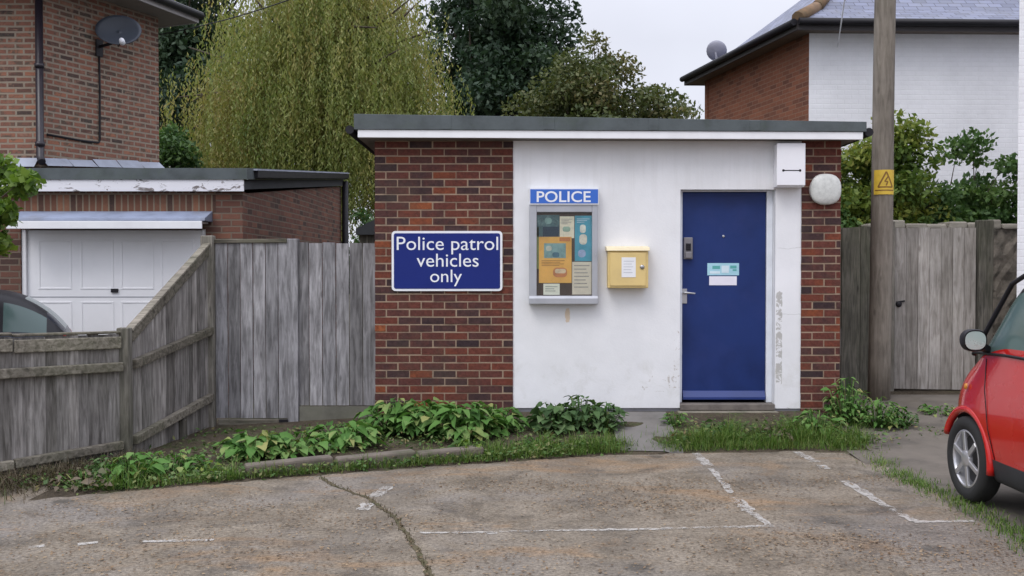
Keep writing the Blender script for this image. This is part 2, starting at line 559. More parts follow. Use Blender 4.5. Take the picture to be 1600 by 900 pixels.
MAT['concrete_step'] = plain('step concrete', (0.21, 0.19, 0.15), 0.95, 0.35, 7, bump=0.5, dirt=(0.06, 0.07, 0.035), dirt_amt=0.7)
MAT['sill'] = plain('weathered sill', (0.15, 0.13, 0.115), 0.9, 0.35, 9, bump=0.5)
MAT['kerb'] = plain('weathered kerb', (0.135, 0.112, 0.092), 0.95, 0.35, 6, bump=0.6, dirt=(0.06, 0.075, 0.03), dirt_amt=0.7)
MAT['lead'] = plain('lead flashing', (0.33, 0.36, 0.43), 0.6, 0.2, 3, bump=0.15, dirt=(0.2, 0.2, 0.22), dirt_amt=0.6)
MAT['flint'] = plain('flint and mortar', (0.19, 0.165, 0.135), 0.9, 0.6, 9, bump=1.0, dirt=(0.05, 0.05, 0.04), dirt_amt=0.8)
MAT['coping'] = plain('wall coping', (0.34, 0.31, 0.26), 0.95, 0.4, 5, bump=0.8, dirt=(0.10, 0.10, 0.06), dirt_amt=0.6)
MAT['dish'] = plain('grey dish', (0.055, 0.065, 0.085), 0.5, 0.15, 4)
MAT['dish_light'] = plain('pale dish', (0.22, 0.22, 0.27), 0.5, 0.15, 4)
MAT['soffit'] = plain('soffit paint', (0.20, 0.17, 0.14), 0.8, 0.15, 4)
MAT['door_white'] = plain('garage door white', (0.82, 0.82, 0.84), 0.45, 0.05, 2, bump=0.04)
MAT['lead_canopy'] = plain('canopy lead', (0.22, 0.255, 0.35), 0.65, 0.25, 4, bump=0.15, dirt=(0.16, 0.16, 0.17), dirt_amt=0.6)
MAT['bark'] = plain('bark', (0.07, 0.055, 0.04), 0.95, 0.4, 8, bump=0.8)
MAT['pole'] = wood('tarred pole wood', ((0.155, 0.135, 0.112), (0.20, 0.175, 0.147), (0.25, 0.222, 0.19)), 9, 0.12, dark=(0.105, 0.09, 0.073))
MAT['fence'] = wood('weathered fence boards', ((0.165, 0.153, 0.143), (0.275, 0.258, 0.243), (0.40, 0.38, 0.365)), 12, 0.16, dark=(0.09, 0.083, 0.075))
MAT['fence_gate'] = wood('silvered boards', ((0.19, 0.185, 0.19), (0.305, 0.298, 0.307), (0.43, 0.42, 0.435)), 9, 0.06, dark=(0.10, 0.095, 0.095))
MAT['fence_right'] = wood('brown grey boards', ((0.34, 0.312, 0.28), (0.47, 0.437, 0.40), (0.59, 0.555, 0.52)), 10, 0.08, dark=(0.20, 0.175, 0.15))
MAT['fence_dark'] = wood('dark grey boards', ((0.10, 0.095, 0.08), (0.165, 0.152, 0.128), (0.225, 0.208, 0.178)), 12, 0.35)
MAT['rail'] = wood('mossy rail', ((0.15, 0.135, 0.108), (0.25, 0.225, 0.185), (0.35, 0.32, 0.27)), 10, 0.42, 'X')
MAT['post'] = wood('grey post', ((0.14, 0.13, 0.112), (0.225, 0.208, 0.18), (0.32, 0.295, 0.26)), 10, 0.35)

def slate(name, c, w=0.25, h=0.14):
    t = NT(name)
    tc = t.n('ShaderNodeTexCoord')
    br = t.n('ShaderNodeTexBrick', Scale=1.0, Mortar__Size=0.006, Mortar__Smooth=0.1, Brick__Width=w, Row__Height=h)
    br.inputs['Color1'].default_value = (*[x * 0.75 for x in c], 1)
    br.inputs['Color2'].default_value = (*[x * 1.2 for x in c], 1)
    br.inputs['Mortar'].default_value = (*[x * 0.3 for x in c], 1)
    t.l(tc.outputs['UV'], br.inputs['Vector'])
    n = t.noise(tc.outputs['UV'], 3, 5, 0.65)
    col = t.mix(t.ramp(n, [(0.45, 0.0), (0.75, 0.4)]), br.outputs['Color'], (0.16, 0.16, 0.15))
    t.bsdf(col, 0.6, t.math('SUBTRACT', t.math('MULTIPLY', n, 0.3), br.outputs['Fac']), 0.6, 0.012)
    return t.m
MAT['slate'] = slate('blue grey slate', (0.17, 0.185, 0.26), 0.22, 0.12)
MAT['tiles'] = slate('dark roof tiles', (0.07, 0.065, 0.065), 0.17, 0.1)
MAT['ridge'] = plain('ridge tile', (0.19, 0.115, 0.062), 0.9, 0.4, 5, bump=0.4, dirt=(0.10, 0.10, 0.06), dirt_amt=0.6)

def peeling():
    t = NT('peeling white fascia')
    co = t.coord('Object', (1.0, 1.0, 2.2))
    n = t.noise(co, 5.0, 7, 0.7, 1.0)
    col = t.mix(t.ramp(n, [(0.555, 0.0), (0.60, 1.0)]), (0.72, 0.72, 0.76), (0.17, 0.15, 0.145))
    t.bsdf(col, 0.8, n, 0.4, 0.006)
    return t.m
MAT['peeling'] = peeling()

def lamp_glass():
    t = NT('dirty lamp glass')
    n = t.noise(t.coord(), 22, 6, 0.75)
    col = t.ramp(n, [(0.3, (0.46, 0.47, 0.45)), (0.55, (0.60, 0.61, 0.58)), (0.75, (0.68, 0.68, 0.66))])
    t.bsdf(col, 0.3, n, 0.1, 0.004)
    return t.m
MAT['lamp'] = lamp_glass()

def clear_glass():
    t = NT('notice board glass')
    g = t.n('ShaderNodeBsdfGlossy', Roughness=0.02)
    tr = t.n('ShaderNodeBsdfTransparent')
    ms = t.n('ShaderNodeMixShader')
    fr = t.n('ShaderNodeFresnel', IOR=1.45)
    t.l(t.math('MULTIPLY', fr.outputs[0], 0.55), ms.inputs[0]); t.l(tr.outputs[0], ms.inputs[1]); t.l(g.outputs[0], ms.inputs[2])
    t.l(ms.outputs[0], t.out.inputs[0])
    return t.m
MAT['glass'] = clear_glass()

def car_glass():
    t = NT('car glass')
    t.bsdf((0.085, 0.13, 0.122), 0.16, spec=0.4)
    return t.m
MAT['car_glass'] = car_glass()
MAT['mirror_glass'] = plain('mirror glass', (0.50, 0.60, 0.57), 0.25, 0.1, 5, metal=0.35, bump=0.0)
MAT['car_red'] = plain('red car paint', (0.50, 0.010, 0.008), 0.28, 0.05, 2, bump=0.0, coat=0.8, spec=0.3)
MAT['car_dark'] = plain('dark blue car paint', (0.012, 0.014, 0.026), 0.35, 0.1, 2, bump=0.0, coat=0.25, spec=0.3)
MAT['trim'] = plain('grey black trim', (0.03, 0.032, 0.037), 0.6, 0.2, 8)
MAT['tyre'] = plain('tyre rubber', (0.018, 0.018, 0.018), 0.85, 0.2, 12, bump=0.2)
MAT['rim'] = plain('silver wheel', (0.55, 0.55, 0.57), 0.32, 0.1, 8, metal=0.7, bump=0.0)
MAT['amber'] = plain('amber lens', (0.55, 0.20, 0.02), 0.2, 0.05, 8)
MAT['red_lens'] = plain('red lens', (0.30, 0.01, 0.01), 0.15, 0.05, 8)
MAT['clear_lens'] = plain('headlight lens', (0.6, 0.62, 0.65), 0.1, 0.05, 8)

MAT['willow'] = leaf_mat('willow leaves', [(0.06, 0.105, 0.028), (0.15, 0.195, 0.05), (0.24, 0.26, 0.075), (0.31, 0.25, 0.085), (0.42, 0.42, 0.16)], 0.36, 0.75, wr=0.45, wn=0.62)
MAT['dark_leaf'] = leaf_mat('dark tree leaves', [(0.012, 0.026, 0.016), (0.026, 0.052, 0.028), (0.045, 0.08, 0.04), (0.075, 0.11, 0.062)], 0.2, 0.6)
MAT['thorn_leaf'] = leaf_mat('bushy tree leaves', [(0.035, 0.055, 0.02), (0.075, 0.10, 0.034), (0.115, 0.125, 0.042), (0.16, 0.12, 0.052)], 0.25, 0.35)
MAT['gold_leaf'] = leaf_mat('golden shrub leaves', [(0.035, 0.075, 0.018), (0.09, 0.15, 0.028), (0.18, 0.23, 0.04), (0.28, 0.28, 0.055)], 0.3, 1.2)
MAT['green_leaf'] = leaf_mat('green shrub leaves', [(0.024, 0.055, 0.02), (0.058, 0.12, 0.036), (0.10, 0.18, 0.05), (0.17, 0.25, 0.075)], 0.3, 1.0)
MAT['bright_leaf'] = leaf_mat('bright shrub leaves', [(0.03, 0.075, 0.014), (0.08, 0.15, 0.025), (0.15, 0.23, 0.035), (0.25, 0.28, 0.055)], 0.35, 2.0)
MAT['weed'] = leaf_mat('weed leaves', [(0.03, 0.075, 0.016), (0.06, 0.145, 0.03), (0.095, 0.205, 0.045), (0.15, 0.25, 0.075), (0.30, 0.30, 0.11)], 0.25, 4.0, rough=0.7, spec=0.2)
MAT['weed_dark'] = leaf_mat('dark weed leaves', [(0.028, 0.06, 0.022), (0.055, 0.105, 0.038), (0.085, 0.15, 0.055), (0.14, 0.20, 0.09)], 0.25, 4.0, rough=0.75, spec=0.2)
MAT['grass'] = leaf_mat('grass blades', [(0.045, 0.095, 0.015), (0.085, 0.165, 0.026), (0.13, 0.22, 0.04), (0.22, 0.23, 0.08)], 0.3, 2.5)
MAT['herb'] = leaf_mat('creeping weeds', [(0.05, 0.055, 0.02), (0.05, 0.11, 0.025), (0.085, 0.165, 0.038), (0.16, 0.20, 0.07), (0.20, 0.15, 0.07)], 0.25, 1.6)
MAT['dead'] = leaf_mat('dry weeds', [(0.045, 0.035, 0.022), (0.085, 0.065, 0.04), (0.13, 0.10, 0.065), (0.07, 0.085, 0.03)], 0.15, 3.0)
MAT['litter'] = leaf_mat('fallen leaves', [(0.06, 0.04, 0.024), (0.14, 0.085, 0.045), (0.21, 0.14, 0.075), (0.30, 0.22, 0.135)], 0.1, 3.0)


# ------------------------------------------------------------------ ground
EX = [-3.6, -2.9, -1.0, 0.9, 2.5, 3.02]
EY = [6.75, 7.1, 7.9, 8.55, 8.72, 8.62]
def edge(x): return np.interp(x, EX, EY)

def gz(x, y):
    """ground height: the yard is level, the bed climbs to the foot of the police building"""
    x = np.asarray(x, dtype=float); y = np.asarray(y, dtype=float)
    H = np.interp(x, [-3.4, -3.0, -1.4, 0.0, 3.1, 4.0], [0.0, 0.03, 0.12, 0.20, 0.21, 0.22])
    e = edge(x)
    t = np.clip((y - e) / np.maximum(9.6 - e, 0.5), 0, 1)
    bed = 0.012 + (H - 0.012) * t
    z = np.where(y < e, -0.014, bed)
    tr = np.clip((y - 7.9) / 3.1, 0, 1)
    zr = 0.0 + 0.24 * tr * tr * (3 - 2 * tr)
    z = np.where(x > 3.02, zr - 0.012, z)
    z = np.where(x < -3.35, -0.012, z)
    return z
def g1(x, y): return float(gz(x, y))

def grid_sheet(name, xs, ys, zf, mat, lift=0.0, keep=None):
    Xg, Yg = np.meshgrid(xs, ys)
    Z = zf(Xg, Yg) + lift
    V = np.stack([Xg.ravel(), Yg.ravel(), Z.ravel()], 1)
    nx, ny = len(xs), len(ys)
    i, j = np.meshgrid(np.arange(nx - 1), np.arange(ny - 1))
    a = (j * nx + i).ravel()
    Q = np.stack([a, a + 1, a + nx + 1, a + nx], 1)
    if keep is not None:
        c = V[Q].mean(1)
        Q = Q[keep(c[:, 0], c[:, 1])]
    return array_mesh(name, V, 4, Q, [mat], np.zeros(len(Q)), None, True)

def soil():
    t = NT('soil and scrub')
    co = t.coord()
    n = t.noise(co, 2.2, 7, 0.7)
    n2 = t.noise(co, 30, 4, 0.7)
    col = t.ramp(n, [(0.3, (0.045, 0.036, 0.026)), (0.5, (0.085, 0.068, 0.048)), (0.62, (0.055, 0.075, 0.026)), (0.8, (0.11, 0.09, 0.06))])
    col = t.mix(1.0, col, t.ramp(n2, [(0.3, 0.6), (0.7, 1.3)]), 'MULTIPLY')
    t.bsdf(col, 0.95, t.math('ADD', n, n2), 0.8, 0.03, spec=0.15)
    return t.m
MAT['soil'] = soil()

def concrete_yard():
    t = NT('worn concrete')
    co = t.coord()
    big = t.noise(co, 0.55, 6, 0.62, 0.4)
    mid = t.noise(co, 2.6, 7, 0.7, 0.3)
    fine = t.noise(co, 42, 5, 0.75)
    spk = t.n('ShaderNodeTexVoronoi', Scale=70.0); t.l(co, spk.inputs['Vector'])
    col = t.ramp(mid, [(0.25, (0.082, 0.067, 0.050)), (0.45, (0.170, 0.141, 0.107)), (0.6, (0.215, 0.182, 0.142)), (0.8, (0.275, 0.24, 0.194))])
    # bluish bare cement showing where the brown film has worn off
    col = t.mix(t.ramp(big, [(0.52, 0.0), (0.64, 0.7)]), col, (0.192, 0.176, 0.162))
    # rusty leaf-stained drifts
    st = t.noise(t.coord('Object', (0.8, 1.5, 1), (3.1, 1.7, 0)), 0.9, 7, 0.7, 0.7)
    col = t.mix(t.ramp(st, [(0.52, 0.0), (0.65, 0.8)]), col, (0.25, 0.160, 0.088))
    dk = t.noise(t.coord('Object', (1, 1, 1), (9.0, 4.0, 0)), 1.3, 7, 0.72, 0.5)
    col = t.mix(t.ramp(dk, [(0.54, 0.0), (0.66, 0.7)]), col, (0.070, 0.060, 0.050))
    col = t.mix(1.0, col, t.ramp(fine, [(0.28, 0.42), (0.5, 0.98), (0.72, 1.6)]), 'MULTIPLY')
    col = t.mix(t.ramp(spk.outputs['Distance'], [(0.10, 0.45), (0.22, 0.0)]), col, (0.33, 0.27, 0.20))
    # tyre tracks worn into the two bays, and a few oil drips
    sx = t.n('ShaderNodeSeparateXYZ'); t.l(co, sx.inputs[0])
    wob = t.math('ADD', sx.outputs['X'], t.math('MULTIPLY', t.noise(co, 0.8, 3), 0.35))
    trk = t.math('MULTIPLY', t.math('ABSOLUTE', t.math('SINE', t.math('MULTIPLY', wob, 2.15))), t.noise(co, 1.7, 5, 0.7))
    col = t.mix(t.ramp(trk, [(0.40, 0.0), (0.62, 0.38)]), col, (0.092, 0.085, 0.078))
    oil = t.n('ShaderNodeTexVoronoi', Scale=1.1); t.l(co, oil.inputs['Vector'])
    od = t.math('ADD', oil.outputs['Distance'], t.math('MULTIPLY', t.noise(co, 9, 4), 0.12))
    col = t.mix(t.ramp(od, [(0.11, 0.6), (0.17, 0.0)]), col, (0.04, 0.038, 0.035))
    t.bsdf(col, 0.9, t.math('ADD', fine, mid), 0.7, 0.014, spec=0.25)
    return t.m
MAT['yard'] = concrete_yard()
MAT['tarmac'] = plain('old tarmac drive', (0.12, 0.103, 0.085), 0.95, 0.35, 3, bump=0.7, dirt=(0.085, 0.07, 0.05), dirt_amt=0.7)
MAT['path'] = plain('grey concrete ramp', (0.15, 0.14, 0.13), 0.95, 0.3, 3, bump=0.5, dirt=(0.1, 0.09, 0.07), dirt_amt=0.6)

xs = np.concatenate([np.linspace(-120, -8, 14), np.arange(-7.8, 8, 0.1), np.linspace(8.1, 120, 14)])
ys = np.concatenate([np.linspace(-40, 3, 10), np.arange(3.2, 12.5, 0.1), np.linspace(12.6, 200, 20)])
def gz_soil(x, y):
    z = gz(x, y)
    j = 0.012 * np.sin(x * 7.3 + np.sin(y * 5.1)) * np.sin(y * 8.7 + x * 2.2)
    inbed = (x > -3.2) & (x < 3.0) & (y > edge(x) + 0.1) & (y < 9.4)
    return z + np.where(inbed, j, 0.0)
tag(grid_sheet('ground', xs, ys, gz_soil, MAT['soil']), kind='structure')

# the concrete yard: a sheet with a slightly ragged outline
def yard():
    pts = []
    xx = np.arange(-2.9, 3.0, 0.12)
    for x in xx:
        pts.append((x, float(edge(x)) + 0.03 + 0.035 * math.sin(x * 5.1) * math.sin(x * 2.3 + 1) + random.uniform(-0.012, 0.012)))
    for y in np.arange(8.4, -6, -0.14):
        pts.append((3.0 + 0.05 * math.sin(y * 2.7) + random.uniform(-0.02, 0.02), y))
    pts += [(3.0, -6), (-9, -6), (-9, 1.5), (-5.1, 5.45), (-3.75, 7.15), (-3.45, 7.32), (-3.2, 7.25)]
    b = MB()
    b.prism(pts[::-1], 'z', -0.06, 0.0)
    o = b.build('yard_concrete', MAT['yard'])
    tag(o, kind='structure')
yard()
tag(grid_sheet('driveway', np.arange(2.90, 8.2, 0.2), np.arange(-4, 10.9, 0.2), lambda x, y: gz(np.maximum(x, 3.05), y), MAT['tarmac'], 0.008,
               keep=lambda x, y: (x > 3.05) | (y < 8.55)), kind='structure')
tag(grid_sheet('driveway_left', np.arange(-9.8, -3.3, 0.25), np.arange(8.5, 11.7, 0.25), gz, MAT['tarmac'], 0.012,
               keep=lambda x, y: (y > 8.9) | (x < -3.9)), kind='structure')
tag(grid_sheet('concrete_path', np.arange(0.93, 1.50, 0.08), np.arange(8.60, 9.70, 0.07), gz, MAT['path'], 0.007), kind='structure')

# joint between the slabs, filled with moss and grit
def crack():
    path = [(-1.46, 7.62), (-1.36, 7.38), (-1.2, 7.16), (-1.02, 6.93), (-0.9, 6.70), (-0.79, 6.45), (-0.70, 6.2), (-0.63, 5.95), (-0.55, 5.65),
            (-0.47, 5.35), (-0.42, 5.1), (-0.38, 4.6), (-0.3, 3.5)]
    b = MB()
    P = []
    for (a, c) in zip(path[:-1], path[1:]):
        for k in range(6):
            t = k / 6
            P.append((a[0] + (c[0] - a[0]) * t + random.uniform(-0.010, 0.010), a[1] + (c[1] - a[1]) * t))
    w = [random.uniform(0.006, 0.024) for _ in P]
    for i in range(len(P) - 1):
        b.poly([(P[i][0] - w[i], P[i][1], 0.004), (P[i][0] + w[i], P[i][1], 0.004),
                (P[i + 1][0] + w[i + 1], P[i + 1][1], 0.004), (P[i + 1][0] - w[i + 1], P[i + 1][1], 0.004)])
    tag(b.build('joint', plain('mossy joint', (0.075, 0.06, 0.03), 0.95, 0.5, 14, bump=0.8, dirt=(0.05, 0.06, 0.015), dirt_amt=0.8)), kind='structure')
    return P
CRACK = crack()

# worn white bay lines
def worn_paint():
    t = NT('worn line paint')
    co = t.coord()
    n = t.noise(co, 26, 6, 0.75)
    n2 = t.noise(co, 5.0, 4, 0.6)
    f = t.ramp(t.math('ADD', t.math('MULTIPLY', n, 0.6), t.math('MULTIPLY', n2, 0.5)), [(0.46, 0.0), (0.59, 0.78)])
    b = t.bsdf((0.44, 0.42, 0.39), 0.85)
    tr = t.n('ShaderNodeBsdfTransparent')
    ms = t.n('ShaderNodeMixShader')
    t.l(f, ms.inputs[0]); t.l(tr.outputs[0], ms.inputs[1]); t.l(b.outputs[0], ms.inputs[2])
    t.l(ms.outputs[0], t.out.inputs[0])
    return t.m
MAT['line'] = worn_paint()

def gp(px, py, z=0.0):
    """a spot on the yard measured off the photograph"""
    D = (1.6 - z) * 1555.0 / (py - 420.0)
    return ((px - 800.0) / 1555.0 * D, D)

def bay_lines():
    b = MB()
    def strip(p, q, w, n=10):
        (x0, y0), (x1, y1) = gp(*p), gp(*q)
        d = Vector((x1 - x0, y1 - y0)); s = Vector((-d.y, d.x)).normalized()
        P = []
        for i in range(n + 1):
            t = i / n
            ww = w * random.uniform(0.35, 0.62)
            o = random.uniform(-0.008, 0.008)
            c = Vector((x0, y0)) + d * t + s * o
            P.append((c - s * ww, c + s * ww))
        for (a, c), (e, f) in zip(P[:-1], P[1:]):
            b.poly([(a.x, a.y, 0.004), (c.x, c.y, 0.004), (f.x, f.y, 0.004), (e.x, e.y, 0.004)])
    strip((1088, 709), (1108, 729), 0.09); strip((1112, 733), (1145, 772), 0.05); strip((1148, 779), (1172, 800), 0.09); strip((1172, 800), (1207, 825), 0.055)
    strip((1246, 707), (1276, 723), 0.085); strip((1283, 728), (1293, 734), 0.085); strip((1322, 753), (1390, 795), 0.075, 16); strip((1396, 797), (1432, 817), 0.07)
    strip((1430, 818), (1526, 816), 0.05, 14)
    strip((655, 835), (772, 834), 0.035); strip((760, 835), (776, 834), 0.06, 4); strip((780, 833), (880, 831), 0.025); strip((878, 831), (1040, 829), 0.042, 20); strip((1035, 828), (1210, 824), 0.045, 20)
    strip((606, 762), (584, 778), 0.10, 5); strip((576, 788), (563, 799), 0.10, 4)
    strip((220, 849), (332, 846), 0.045, 14); strip((118, 853), (150, 850), 0.05, 5); strip((40, 858), (66, 855), 0.055, 4)
    tag(b.build('bay_markings', MAT['line']), kind='structure')
bay_lines()


# ------------------------------------------------------------------ police building
YB = 9.70                        # its front face
S = 1555.0 / YB
def bx(px, Y=YB): return (px - 800.0) * Y / 1555.0
def bz(py, Y=YB): return 1.6 + (420.0 - py) * Y / 1555.0

PB = thing('police_building', 'small flat roofed police building of red brick and white render', 'building', (0.93, YB, 0.2))
def pb(o):
    """keep world coordinates while parenting to the building"""
    o.parent = PB
    o.matrix_parent_inverse = Matrix.Translation(-Vector(PB.location))
    return o
def pbb(mb, name, mats, bevel=0.0): return pb(mb.build(name, mats, bevel=bevel))

def brick_pier(x0, x1, y0, depth, z0, z1, half_first):
    """bricks laid one by one in front of a mortar backing"""
    rh, bw, mj = 0.0745, 0.2275, 0.0125
    b = MB()
    b.box(x0 + 0.003, x1 - 0.003, y0 + 0.003, y0 + depth, z0, z1, mat=1)
    rows = int((z1 - z0) / rh)
    for r in range(rows):
        z = z1 - (rows - r) * rh
        off = 0 if (r + half_first) % 2 == 0 else bw / 2
        x = x0 - off
        while x < x1 - 0.02:
            a, c = max(x, x0), min(x + bw - mj, x1)
            if c - a > 0.03:
                j = lambda s: random.uniform(-s, s)
                rr = min(1, max(0, random.gauss(0.42, 0.19)))
                b.box(a + j(0.0025), c + j(0.0025), y0 + j(0.003), y0 + depth * 0.6, z + mj / 2 + j(0.0022), z + rh - mj / 2 + j(0.0022), rnd=rr)
            x += bw
    return b
Z0, Z1 = 0.10, 2.845
pbb(brick_pier(bx(586), bx(801.5), YB, 0.215, Z0, Z1, 0), 'brick_pier', [MAT['brick'], MAT['mortar']])
pbb(brick_pier(bx(1252), bx(1313), YB, 0.215, Z0, Z1, 1), 'brick_pier', [MAT['brick'], MAT['mortar']])
# side and back walls
b = MB()
b.box(bx(586) + 0.002, bx(586) + 0.2, YB + 0.217, YB + 4.4, Z0, Z1)
b.box(bx(1313) - 0.2, bx(1313) - 0.002, YB + 0.217, YB + 4.4, Z0, Z1)
b.box(bx(586) + 0.2, bx(1313) - 0.2, YB + 4.2, YB + 4.4, Z0, Z1)
pbb(b, 'side_wall', MAT['garage_brick'])
# white rendered front with the door opening
DX0, DX1, DZ1 = bx(1063), bx(1211.5), bz(296)
b = MB()
yw = YB + 0.012
b.box(bx(801.5), DX0, yw, yw + 0.2, 0.24, Z1)
b.box(DX0, DX1, yw, yw + 0.2, DZ1, Z1)
b.box(DX1, bx(1252), yw, yw + 0.2, 0.235, Z1)
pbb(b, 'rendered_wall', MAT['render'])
MAT['plinth'] = plain('grey plinth', (0.15, 0.15, 0.165), 0.9, 0.3, 7, bump=0.4, dirt=(0.07, 0.075, 0.05))
for (a, c, h) in ((bx(801.5), DX0, 0.238), (DX1, bx(1252), 0.233)):
    b = MB(); b.box(a, c, yw + 0.008, yw + 0.2, 0.05, h)
    pbb(b, 'plinth', MAT['plinth'])
# roof: felt edge falling slightly to the right, white fascia below it
RX0, RX1 = -1.505, 3.375
YF = YB - 0.20
def roof():
    yb = YB + 4.6
    f = MB()
    zl, zr = 3.075, 3.000
    bl, br_ = 2.928, 2.906
    V = [(RX0, YF, bl), (RX1, YF, br_), (RX1, yb, br_), (RX0, yb, bl), (RX0, YF, zl), (RX1, YF, zr), (RX1, yb, zr), (RX0, yb, zl)]
    f._add(V, [(0, 3, 2, 1), (4, 5, 6, 7), (0, 1, 5, 4), (1, 2, 6, 5), (2, 3, 7, 6), (3, 0, 4, 7)])
    # felt laps
    for k in range(1, 5):
        x = RX0 + (RX1 - RX0) * (k / 5 + random.uniform(-0.04, 0.04)); t = (x - RX0) / (RX1 - RX0)
        f.box(x, x + 0.10, YF - 0.004, YF + 0.002, bl + (br_ - bl) * t + 0.004, zl + (zr - zl) * t - 0.004)
    pbb(f, 'roof', MAT['felt'], 0.008)
    w = MB()
    V = [(RX0 + 0.035, YF + 0.012, 2.853), (RX1 - 0.03, YF + 0.012, 2.832), (RX1 - 0.03, YF + 0.034, 2.832), (RX0 + 0.035, YF + 0.034, 2.853),
         (RX0 + 0.035, YF + 0.012, bl - 0.002), (RX1 - 0.03, YF + 0.012, br_ - 0.002), (RX1 - 0.03, YF + 0.034, br_ - 0.002), (RX0 + 0.035, YF + 0.034, bl - 0.002)]
    w._add(V, [(0, 3, 2, 1), (4, 5, 6, 7), (0, 1, 5, 4), (1, 2, 6, 5), (2, 3, 7, 6), (3, 0, 4, 7)])
    pbb(w, 'fascia', MAT['white_paint'], 0.003)
    s = MB()
    s.box(RX0 + 0.04, RX1 - 0.04, YF + 0.036, YB + 4.5, 2.846, 2.87)
    pbb(s, 'soffit', plain('dark soffit', (0.16, 0.14, 0.13), 0.8))
    g = MB()
    g.tube([(RX0 - 0.045, YF + 0.03, 2.93), (RX0 - 0.045, yb, 2.93)], 0.042, 10)
    pbb(g, 'gutter', MAT['black'])
    g = MB()
    g.tube([(RX1 + 0.035, YF + 0.03, 2.905), (RX1 + 0.035, yb, 2.905)], 0.042, 10)
    pbb(g, 'gutter', MAT['black'])
roof()

# door in its reveal
YD = YB + 0.125
LX0, LX1 = bx(1064, YD) + 0.012, bx(1196, YD)
LZ0, LZ1 = bz(627, YD), bz(300.5, YD)
fr = MB()
fr.box(LX1 + 0.004, DX1 - 0.002, YD - 0.02, YD + 0.07, LZ0 - 0.01, DZ1 - 0.002)
fr.box(DX0 + 0.001, LX0 - 0.003, YD - 0.02, YD + 0.07, LZ0 - 0.01, DZ1 - 0.002)
fr.box(LX0 - 0.003, LX1 + 0.004, YD - 0.02, YD + 0.07, LZ1 + 0.004, DZ1 - 0.002)
pbb(fr, 'door_frame', MAT['frame_white'], 0.003)
d = MB()
d.box(LX0, LX1, YD, YD + 0.045, LZ0 + 0.012, LZ1)
door = pbb(d, 'door', MAT['door_blue'], 0.003)
def on_door(mb, name, mat, bevel=0.0):
    return mb.build(name, mat, door, bevel=bevel)
wb = MB()
wb.prism([(YD - 0.045, LZ0 + 0.02), (YD - 0.002, LZ0 + 0.02), (YD - 0.002, LZ0 + 0.105), (YD - 0.012, LZ0 + 0.105), (YD - 0.045, LZ0 + 0.045)], 'x', LX0 + 0.004, LX1 - 0.004)
on_door(wb, 'weatherboard', MAT['door_edge'], 0.003)
k = MB()
kx, kz = bx(1067.5, YD), bz(405, YD)
k.box(kx, kx + 0.088, YD - 0.03, YD - 0.001, kz, kz + 0.215)
k.box(kx + 0.012, kx + 0.076, YD - 0.055, YD - 0.031, kz + 0.01, kz + 0.07)
kp = on_door(k, 'keypad_lock', MAT['keypad'], 0.006)
k = MB()
k.box(kx + 0.02, kx + 0.068, YD - 0.037, YD - 0.0305, kz + 0.085, kz + 0.155)
for i in range(3):
    for j in range(2):
        k.lathe([(0.006, 0), (0.006, 0.006), (0.0, 0.006)], (kx + 0.033 + j * 0.022, YD - 0.036, kz + 0.098 + i * 0.022), (0, -1, 0), 8)
k.build('keypad', MAT['black'], kp)
h = MB()
hx, hz = bx(1064.5, YD), bz(474, YD)
h.box(hx + 0.002, hx + 0.055, YD - 0.012, YD - 0.001, hz, hz + 0.145)
h.tube([(hx + 0.028, YD - 0.012, hz + 0.105), (hx + 0.028, YD - 0.05, hz + 0.105)], 0.012, 10)
h.tube([(hx + 0.02, YD - 0.05, hz + 0.108), (hx + 0.07, YD - 0.052, hz + 0.104), (hx + 0.128, YD - 0.05, hz + 0.098)], [0.014, 0.011, 0.009], 10)
on_door(h, 'handle', MAT['steel'], 0.002)
p = MB()
p.lathe([(0.013, 0), (0.013, 0.006), (0.007, 0.008), (0.0, 0.006)], (bx(1130, YD), YD, bz(369, YD)), (0, -1, 0), 12)
on_door(p, 'peephole', MAT['steel'])
def sticker():
    m_blue = plain('pale blue sticker', (0.36, 0.62, 0.72), 0.5, 0.1, 9, bump=0.0)
    m_teal = plain('teal print', (0.10, 0.38, 0.36), 0.5, 0.1, 9, bump=0.0)
    m_pale = plain('pale print', (0.62, 0.75, 0.82), 0.5, 0.1, 9, bump=0.0)
    x0, x1, z0, z1 = bx(1105, YD), bx(1154.5, YD), bz(430, YD), bz(411, YD)
    s = MB(); s.box(x0, x1, YD - 0.002, YD - 0.0003, z0, z1)
    o = on_door(s, 'sticker', m_blue)
    w, hh = x1 - x0, z1 - z0
    for (a, c, e, f) in ((0.16, 0.40, 0.52, 0.78), (0.72, 0.92, 0.56, 0.8), (0.80, 0.92, 0.35, 0.5)):
        t = MB(); t.box(x0 + w * a, x0 + w * c, YD - 0.003, YD - 0.0022, z0 + hh * e, z0 + hh * f)
        t.build('print', m_teal, o)
    for (a, c, e, f) in ((0.45, 0.68, 0.2, 0.8), (0.08, 0.4, 0.14, 0.34)):
        t = MB(); t.box(x0 + w * a, x0 + w * c, YD - 0.003, YD - 0.0022, z0 + hh * e, z0 + hh * f)
        t.build('print', m_pale, o)
    s = MB(); s.box(bx(1108, YD), bx(1151, YD), YD - 0.002, YD - 0.0003, bz(445.5, YD), bz(431.5, YD))
    on_door(s, 'paper_label', plain('white label', (0.76, 0.74, 0.82), 0.6, 0.05, 8, bump=0.0))
sticker()
s = MB()
s.box(DX0 + 0.002, DX1 + 0.0, YB - 0.012, YD + 0.06, LZ0 - 0.075, LZ0 - 0.012)
pbb(s, 'door_sill', MAT['sill'], 0.008)
s = MB()
s.box(DX0 - 0.03, DX1 + 0.02, YB - 0.09, YB + 0.19, 0.03, LZ0 - 0.078)
pbb(s, 'doorstep', MAT['concrete_step'], 0.012)

